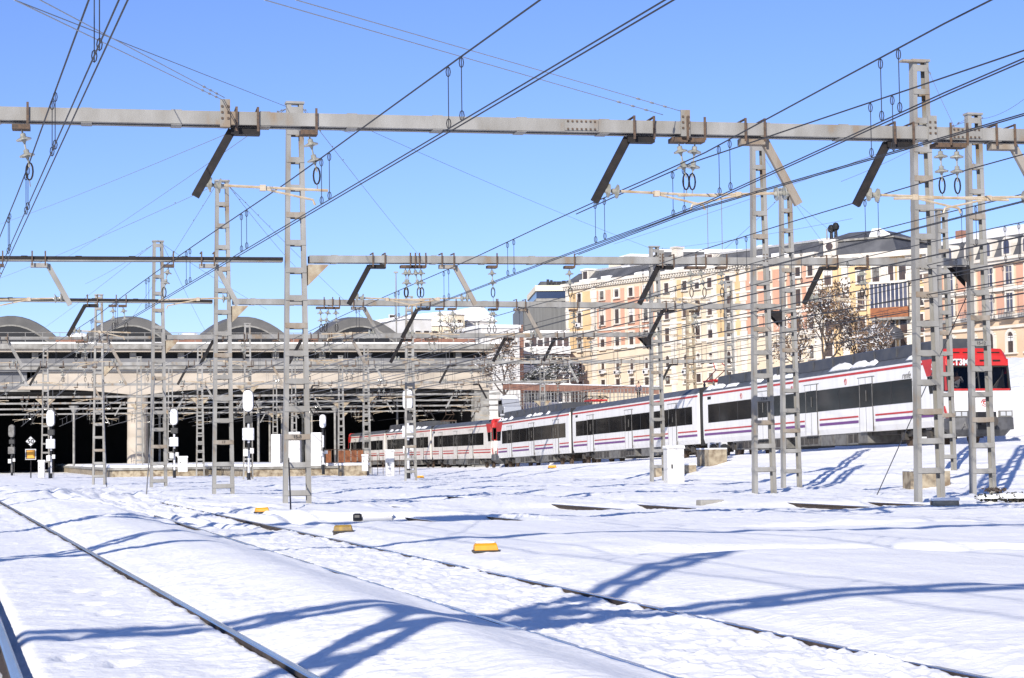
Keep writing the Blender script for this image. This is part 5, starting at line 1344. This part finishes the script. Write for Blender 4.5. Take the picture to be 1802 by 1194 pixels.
mb.b2(x0 - .1, x1 + .1, -1.3, .1, z1, z1 + .25)
mb.build('glazed_balcony', ['congrey', 'fence', 'paneblue', 'trim'], B2.root)
g_ = B2.x(1570); zz = B2.z(1570, 565)
mb = MB(); mb.lathe([(.1, 1.7), (1.6, 1.5), (2.6, .9), (3.0, 0), (2.9, -.3)], (g_, -3.2, zz - 2.2), (0, 0, 1), 18); mb.mi = 1; mb.lathe([(.12, -9), (.12, 0)], (g_, -3.2, zz - 2.2), (0, 0, 1), 8); o = mb.build('entrance_canopy', ['slate', 'dark'], B2.root)

# peach house with arched dormers at the right edge
B3 = Bld('peach_house', 'peach house with brick panels, arched dormers and a snowy mansard roof', 1628, 222, 1880, 202, 5)
zt = B3.z(1745, 462); dep = 22
B3.slab('wall', 'peach', 0, B3.L, 4, zt, 0, dep)
for px0, px1 in ((1640, 1662), (1688, 1706), (1724, 1734), (1756, 1770), (1792, 1806), (1822, 1840)): 
    for pa, pb in ((470, 508), (520, 556)): B3.slab('brick_panel', 'salmon', B3.x(px0), B3.x(px1), B3.z(1745, pb), B3.z(1745, pa), -.04, .1)
mb = MB()
for py, h, d in ((512, .4, .35), (560, .45, .4), (578, .3, .25), (640, .3, .25)): z = B3.z(1745, py); mb.b2(0, B3.L, -d, .05, z - h / 2, z + h / 2)
mb.b2(-.4, B3.L, -.8, .3, zt, zt + .35); mb.b2(-.3, B3.L, -.55, .3, zt - .35, zt - .02)
mb.build('string_course', 'trim', B3.root)
for px in (1676, 1713, 1745, 1780, 1815):
    x = B3.x(px)
    for py, h, ar in ((489, 2.0, False), (536, 2.0, False), (604, 2.4, True), (655, 1.3, False)):
        z = B3.z(1745, py); B3.window(x, z - h / 2, z + h / 2, 1.05 if not ar else 1.25, 'paneblue' if py < 560 else 'pane', 'trim', ar, sw=.2 if not ar else .34)
    z = B3.z(1745, 562); mb = MB(); mb.b2(x - 1.0, x + 1.0, -.9, .0, z - .12, z); 
    for k in range(9): mb.b2(x - 1 + k * .245, x - .96 + k * .245, -.88, -.84, z, z + .9)
    mb.b2(x - 1, x + 1, -.89, -.83, z + .9, z + .96); mb.build('balcony', 'wiregrey', B3.root)
mb = MB(); hh = B3.z(1745, 418) - zt
mb.loft([[(-.2, -.2, zt + .35), (B3.L, -.2, zt + .35), (B3.L, dep, zt + .35), (-.2, dep, zt + .35)], [(.6, 1.0, zt + hh), (B3.L, 1.0, zt + hh), (B3.L, dep - 1, zt + hh), (.6, dep - 1, zt + hh)], [(4, 7, zt + hh + 1.6), (B3.L, 7, zt + hh + 1.6), (B3.L, dep - 6, zt + hh + 1.6), (4, dep - 6, zt + hh + 1.6)]])
ro = mb.build('mansard', 'slate', B3.root)
mb = MB(); mb.loft([[(.6, .95, zt + hh + .02), (B3.L, .95, zt + hh + .02), (B3.L, .8, zt + hh + .35), (.6, .8, zt + hh + .35)], [(4, 7, zt + hh + 1.65), (B3.L, 7, zt + hh + 1.65), (B3.L, 7, zt + hh + 2.0), (4, 7, zt + hh + 2.0)]])
mb.build('snow_sheet', 'snow', ro)
for px in (1645, 1678, 1713, 1746, 1780, 1815):
    x = B3.x(px); z = zt + .45; mb = MB(); poly = [(x - .75, z), (x + .75, z)] + [(x + .75 * math.cos(t), z + 1.3 + .75 * math.sin(t)) for t in np.linspace(0, math.pi, 9)]
    mb.prism(poly, lambda u, v, k: (u, -.35 + k * 1.6, v)); mb.mi = 1; poly = [(x - .42, z + .2), (x + .42, z + .2)] + [(x + .42 * math.cos(t), z + 1.3 + .42 * math.sin(t)) for t in np.linspace(0, math.pi, 9)]
    mb.prism(poly, lambda u, v, k: (u, -.36 - k * .04, v)); mb.build('arched_dormer', ['trim', 'paneblue'], ro)
x = B3.x(1667); MB().b2(x - .5, x + .5, 2, 3.2, zt + 2, zt + hh + 1.6).build('chimney', 'terrac', ro)
z = B3.z(1740, 612); x = B3.x(1761); mb = MB(); mb.lathe([(.75, 0), (.7, .08), (.2, .14)], (x, -2.5, z), (0, -1, .1), 18); mb.mi = 1; mb.tube([(x, -2.4, z), (x, -2.4, z - 4)], .06, 6); sd = mb.build('satellite_dish', ['tskirt', 'galv'], B3.root)

# grey office behind, brick flats, white houses
B4 = Bld('office_block', 'grey ribbed office block with a blue glazed strip and roof letters', 921, 345, 1004, 345.5, 6)
z0 = B4.z(925, 585); zt = B4.z(950, 502)
B4.slab('ribbed_wall', 'office', 0, B4.L + 12, 6, B4.z(950, 532), 0, 30)
xa = B4.x(944); q = lambda py: B4.z(950, py)
mb = MB(); mb.b2(xa, B4.L + 14, -1.5, 20, q(527), q(514)); mb.mi = 1; mb.b2(xa - .2, B4.L + 14, -1.8, 20.3, q(514), q(504)); mb.mi = 2; mb.b2(xa - .1, B4.L + 14, -1.7, 20, q(532), q(527))
mb.build('glazed_storey', ['blueglass', 'cwall', 'congrey'], B4.root)
mb = MB(); mb.b2(B4.x(954), B4.L + 10, 2, 18, q(504), q(494)); mb.build('plant_room', 'slate', B4.root)
mb = MB(); rr = random.Random(8); x = B4.x(964)
while x < B4.L + 1: w_ = rr.uniform(.4, .8); mb.b2(x, x + w_, .9, 1.1, q(504), q(504) + rr.uniform(.8, 1.3)); x += w_ + .15
mb.build('rooftop_letters', 'black', B4.root)
B5 = Bld('brick_flats', 'brick flats with rows of white snowy balconies below the grey office', 916, 306, 996, 306.5, 6)
zt = B5.z(950, 588); B5.slab('wall', 'redbrick', 0, B5.L, 6, zt, 0, 12)
MB().b2(-.3, B5.L, -.3, 12, zt, zt + .5).build('roof_snow', 'snow', B5.root)
for i in range(7):
    for j in range(4):
        x = .6 + i * B5.L / 7; z = zt - 2.3 - j * 2.9; B5.window(x + .45, z + .2, z + 1.7, .8, 'pane', 'whitewash', sw=.12, bars=False)
        mb = MB(); mb.b2(x - .25, x + 1.05, -.95, -.3, z - .9, z + .05); mb.mi = 1; mb.b2(x - .25, x + 1.05, -.95, -.3, z + .05, z + .25); mb.build('balcony', ['whitewash', 'snow'], B5.root)
B5s = Bld('brick_tower', 'narrow brick tower wall at the side of the snowy balcony flats', 911, 296, 921, 297, 6); B5s.slab('wall', 'redbrick', 0, B5s.L, 6, B5s.z(915, 572), 0, 10)
def white_house(label, px0, px1, pyt, Y, m='whitewash', roof='flat', win=(), d=12):
    b = Bld('white_house', label, px0, Y, px1, Y + 2, 6, group='pale houses beyond the station'); zt = b.z((px0 + px1) / 2, pyt)
    b.slab('wall', m, 0, b.L, 5, zt, 0, d)
    if roof == 'flat': MB().b2(-.2, b.L + .2, -.2, d + .2, zt, zt + .5).build('roof_snow', 'snow', b.root)
    else:
        mb = MB(); mb.prism([(-.3, zt), (b.L + .3, zt), (b.L / 2, zt + 2.6)], lambda u, v, k: (u, -.3 + k * (d + .6), v)); mb.build('roof', 'snow', b.root)
    for px, py in win: z = b.z(px, py); b.window(b.x(px), z - .6, z + .6, .9, 'pane', m, sw=.1, bars=False)
    return b
white_house('low whitewashed house behind the end vault', 678, 722, 568, 300, win=((690, 562), (700, 575)))
white_house('broad white house with snow roof right of the end vault', 716, 760, 562, 290, win=((735, 590), (750, 590)))
white_house('yellowish house behind bare branches', 752, 812, 574, 305, 'cwall', win=((765, 590), (785, 588), (800, 592)))
white_house('taller cream tower house among the pale houses', 792, 818, 554, 310, 'cwall', win=((808, 570),))
white_house('white gabled house with small windows', 822, 872, 566, 315, roof='gable', win=((845, 577), (855, 577), (864, 575)))
white_house('long low white house nearest the brick tower', 846, 914, 578, 285, win=((890, 600), (905, 600)))
white_house('cream penthouse behind the slate roofs', 1112, 1160, 452, 400, 'cwall', win=((1130, 462),))
white_house('long pale roof storey far behind the slim masts', 1340, 1445, 436, 420, 'cwall', win=((1362, 446), (1372, 446), (1420, 448)))
white_house('second slate and snow roof rising behind the long block', 1165, 1345, 444, 345, 'slate')

# ------------------------------------------------------------------ street edge: retaining wall, fences, car, trees
def edge(q, w_):
    return Vector((17.4, 85.2, 0)) + Vector((.971, .239, 0)) * (1.47 + w_) + Vector((-.239, .971, 0)) * q
rw = thing('retaining_wall', 'stained concrete retaining wall with a snowy top behind the train', 'wall', edge(70, 7.5))
o_ = rw.location
a, b = edge(48, 7.2), edge(112, 7.2); za, zb_ = at_y(to_px((a.x, a.y, 5))[0], 706, a.y).z, at_y(to_px((b.x, b.y, 5))[0], 732, b.y).z
mb = MB(); mb.bar(a + Vector((0, 0, (za - 1) / 2)), b + Vector((0, 0, (zb_ - 1) / 2)), .5, za + 1, w1=.5, h1=zb_ + 1); mb.build('wall', 'congrey', rw, off=o_)
mb = MB(); mb.bar(a + Vector((0, 0, za + .08)), b + Vector((0, 0, zb_ + .08)), .7, .16); mb.build('snow_cap', 'snow', rw, off=o_)
def fence_line(name, label, px0, py0, px1, py1, Y0, Y1, h, m, solid=False, step=1.2):
    a, b = at_y(px0, py0, Y0), at_y(px1, py1, Y1); r_ = thing(name, label, 'fence', a); d = b - a; L = d.length; mb = MB(); up = Vector((0, 0, 1))
    if solid:
        n = int(L / 2.4)
        pm = MB()
        for k in range(n): pm.bar(d * ((k + .03) / n) + up * h / 2, d * ((k + .97) / n) + up * h / 2, .06, h)
        pm.build('fence_panel', m, r_); sm = MB(); sm.bar(up * (h + .06), d + up * (h + .06), .16, .1); sm.build('snow_cap', 'snow', r_)
    k = 0.0
    while k < L: mb.tube([d * (k / L) - up * 1.5, d * (k / L) + up * h], .035, 5); k += step
    if not solid:
        for q in (.35, .7, 1.0): mb.tube([up * h * q, d + up * h * q], .028, 5)
    mb.build('fence_post', 'galv', r_); return r_
fence_line('panel_fence', 'terracotta panel fence sloping along the street above the wall', 885, 686, 1160, 694, 232, 190, .7, 'terrac', True)
fence_line('street_railing', 'grey railing with snow along the street, below the terracotta fence', 885, 714, 1150, 704, 205, 168, 1.1, 'galv', step=.8)
cb = at_y(897, 734, 200); car = thing('parked_van', 'small van under thick snow behind the wall, by the hall end', 'van', cb, -1.42)
mb = MB(); mb.loft([[(x, -.9, z) for x, z in ((-2.1, .3), (2.1, .3), (2.1, 1.0), (1.3, 1.1), (.7, 1.8), (-2.0, 1.85))], [(x, .9, z) for x, z in ((-2.1, .3), (2.1, .3), (2.1, 1.0), (1.3, 1.1), (.7, 1.8), (-2.0, 1.85))]]); mb.build('body', 'cargrey', car, bevel=.08)
mb = MB(); mb.b2(-1.6, .7, -.92, -.9, 1.15, 1.7); mb.b2(-1.5, -.2, .9, .92, 1.15, 1.7); mb.build('window', 'tglass', car)
mb = MB(); mb.loft([[(-2.0, -.85, 1.87), (.75, -.85, 1.83), (.75, .85, 1.83), (-2.0, .85, 1.87)], [(-1.7, -.6, 2.2), (.4, -.6, 2.18), (.4, .6, 2.18), (-1.7, .6, 2.2)]]); mb.build('snow_cap', 'snow', car, bevel=.1)
for x in (-1.3, 1.35):
    for y in (-.85, .85): mb = MB(); mb.lathe([(.34, -.1), (.34, .1)], (x, y, .34), (0, 1, 0), 14); mb.build('wheel', 'blackrubber', car)
q = at_y(1124, 700, 178); person('pedestrian in a dark blue coat behind the terracotta fence', (q.x, q.y, q.z - .3), -1.9, 'coat')

def tree(label, px, pyb, Y, H, rad, leaf='leafdry', n=1500, snow=420, seed=1, size=.16, bare=False):
    b = at_y(px, pyb, Y); r_ = thing('tree', label, 'tree', (b.x, b.y, b.z - .5), 0, 'trees along the street'); rr = random.Random(seed)
    tb = MB(); tips = []; segs = []
    def grow(p, d, L, r, k):
        n_ = 3; pts = [p]
        for i in range(n_):
            d = (d + Vector((rr.gauss(0, .16), rr.gauss(0, .16), rr.gauss(.04, .1)))).normalized(); p = p + d * (L / n_); pts.append(p)
        tb.tube(pts, r, 5 if k < 3 else 4, r * .62); segs.append((pts[0], pts[-1], r))
        if k >= 2: tips.append((p, d))
        if k < 5:
            for i in range(rr.choice((2, 3, 3)) if k else 5):
                a = Vector((rr.gauss(0, 1), rr.gauss(0, 1), rr.gauss(.15, .5))).normalized(); q = pts[-1] if i < 2 else pts[rr.choice((1, 2))]
                grow(q, (d * .75 + a * .75).normalized(), L * rr.uniform(.62, .82), r * .58, k + 1)
    grow(Vector((0, 0, -.5)), Vector((0, 0, 1)), H * .28, H * .022, 0)
    # keep the crown inside its measured width and height
    mx = max(math.hypot(p.x, p.y) for p, _ in tips); mz = max(p.z for p, _ in tips); fx, fz = rad / mx * 1.15, H / mz
    tb.v = [(x * fx if z > H * .12 else x, y * fx if z > H * .12 else y, z * fz) for x, y, z in tb.v]
    tb.build('trunk', 'bark', r_)
    tp = [Vector((p.x * fx, p.y * fx, p.z * fz)) for p, _ in tips]
    cl = MB()
    cl.mi = 1
    for a, c, r in segs:
        if r < H * .012:
            a = Vector((a.x * fx, a.y * fx, a.z * fz + r * .7 + .02)); c = Vector((c.x * fx, c.y * fx, c.z * fz + r * .5 + .02))
            if abs((c - a).normalized().z) < .85 and rr.random() < .5: cl.bar(a, c, max(.03, r * 1.2), .03)
    for k in range(n):
        p = rr.choice(tp) + Vector((rr.gauss(0, .22), rr.gauss(0, .22), rr.gauss(0, .2))); a = Vector((rr.gauss(0, 1), rr.gauss(0, 1), rr.gauss(0, 1))).normalized(); c = a.cross(Vector((rr.gauss(0, 1), rr.gauss(0, 1), rr.gauss(0, 1)))).normalized(); s = size * rr.uniform(.6, 1.6)
        cl.mi = 1 if rr.random() < snow / n else 0
        if cl.mi: a.z *= .3; c.z *= .3
        cl.add([p - a * s, p - c * s * .6, p + a * s, p + c * s * .6], [(0, 1, 2, 3)])
    cl.build('crown', [leaf, 'snow'], r_)
    return r_
tree('large brown leaved tree dusted with snow in front of the ochre corner house', 1448, 652, 196, 9.6, 4.6, n=2600, snow=450, seed=3, size=.13)
tree('smaller brown tree right of the large snowy tree', 1512, 655, 200, 7.2, 3.4, n=1500, snow=240, seed=4, size=.13)
tree('low brown bush behind the cab roof', 1560, 640, 190, 4.6, 3.0, n=800, snow=180, seed=5, size=.12)
tree('brown tree half hidden by the two slim masts', 1400, 655, 202, 7.5, 3.0, n=900, snow=200, seed=6, size=.13)
tree('wide bare tree with reddish twigs beside the brick tower', 888, 692, 232, 7.4, 3.4, n=1500, snow=200, seed=7, size=.11)
tree('dark evergreen loaded with snow left of the long block', 978, 684, 250, 4.6, 3.2, 'leafdark', 1500, 700, 8, .16)
tree('second dark snow laden tree next to the evergreen', 942, 688, 252, 3.8, 2.8, 'leafdark', 1000, 420, 9, .16)
tree('leafless thin tree before the yellowish house', 800, 606, 285, 5.5, 3.6, n=260, snow=30, seed=10, size=.09)

# painted numbers on mast battens
for P_, b_, z_, tx in ((p2, MA[1], BZ[2], '15-8'), (p2, MR[1710], BZ[5], '15-12'), (p3, MA[2], BZ[2], '17'), (mB_, MR[1335], BZ[3], '13-4')):
    root_ = P_.root if hasattr(P_, 'root') else P_; rz_ = P_.rz if hasattr(P_, 'rz') else .27
    text_part(tx, .12, 'black', root_, Matrix.Translation(Vector(b_) - root_.location + Vector((math.sin(rz_) * .134, -math.cos(rz_) * .134, z_))) @ Matrix.Rotation(rz_, 4, 'Z') @ mtx_side, 'number_plate')
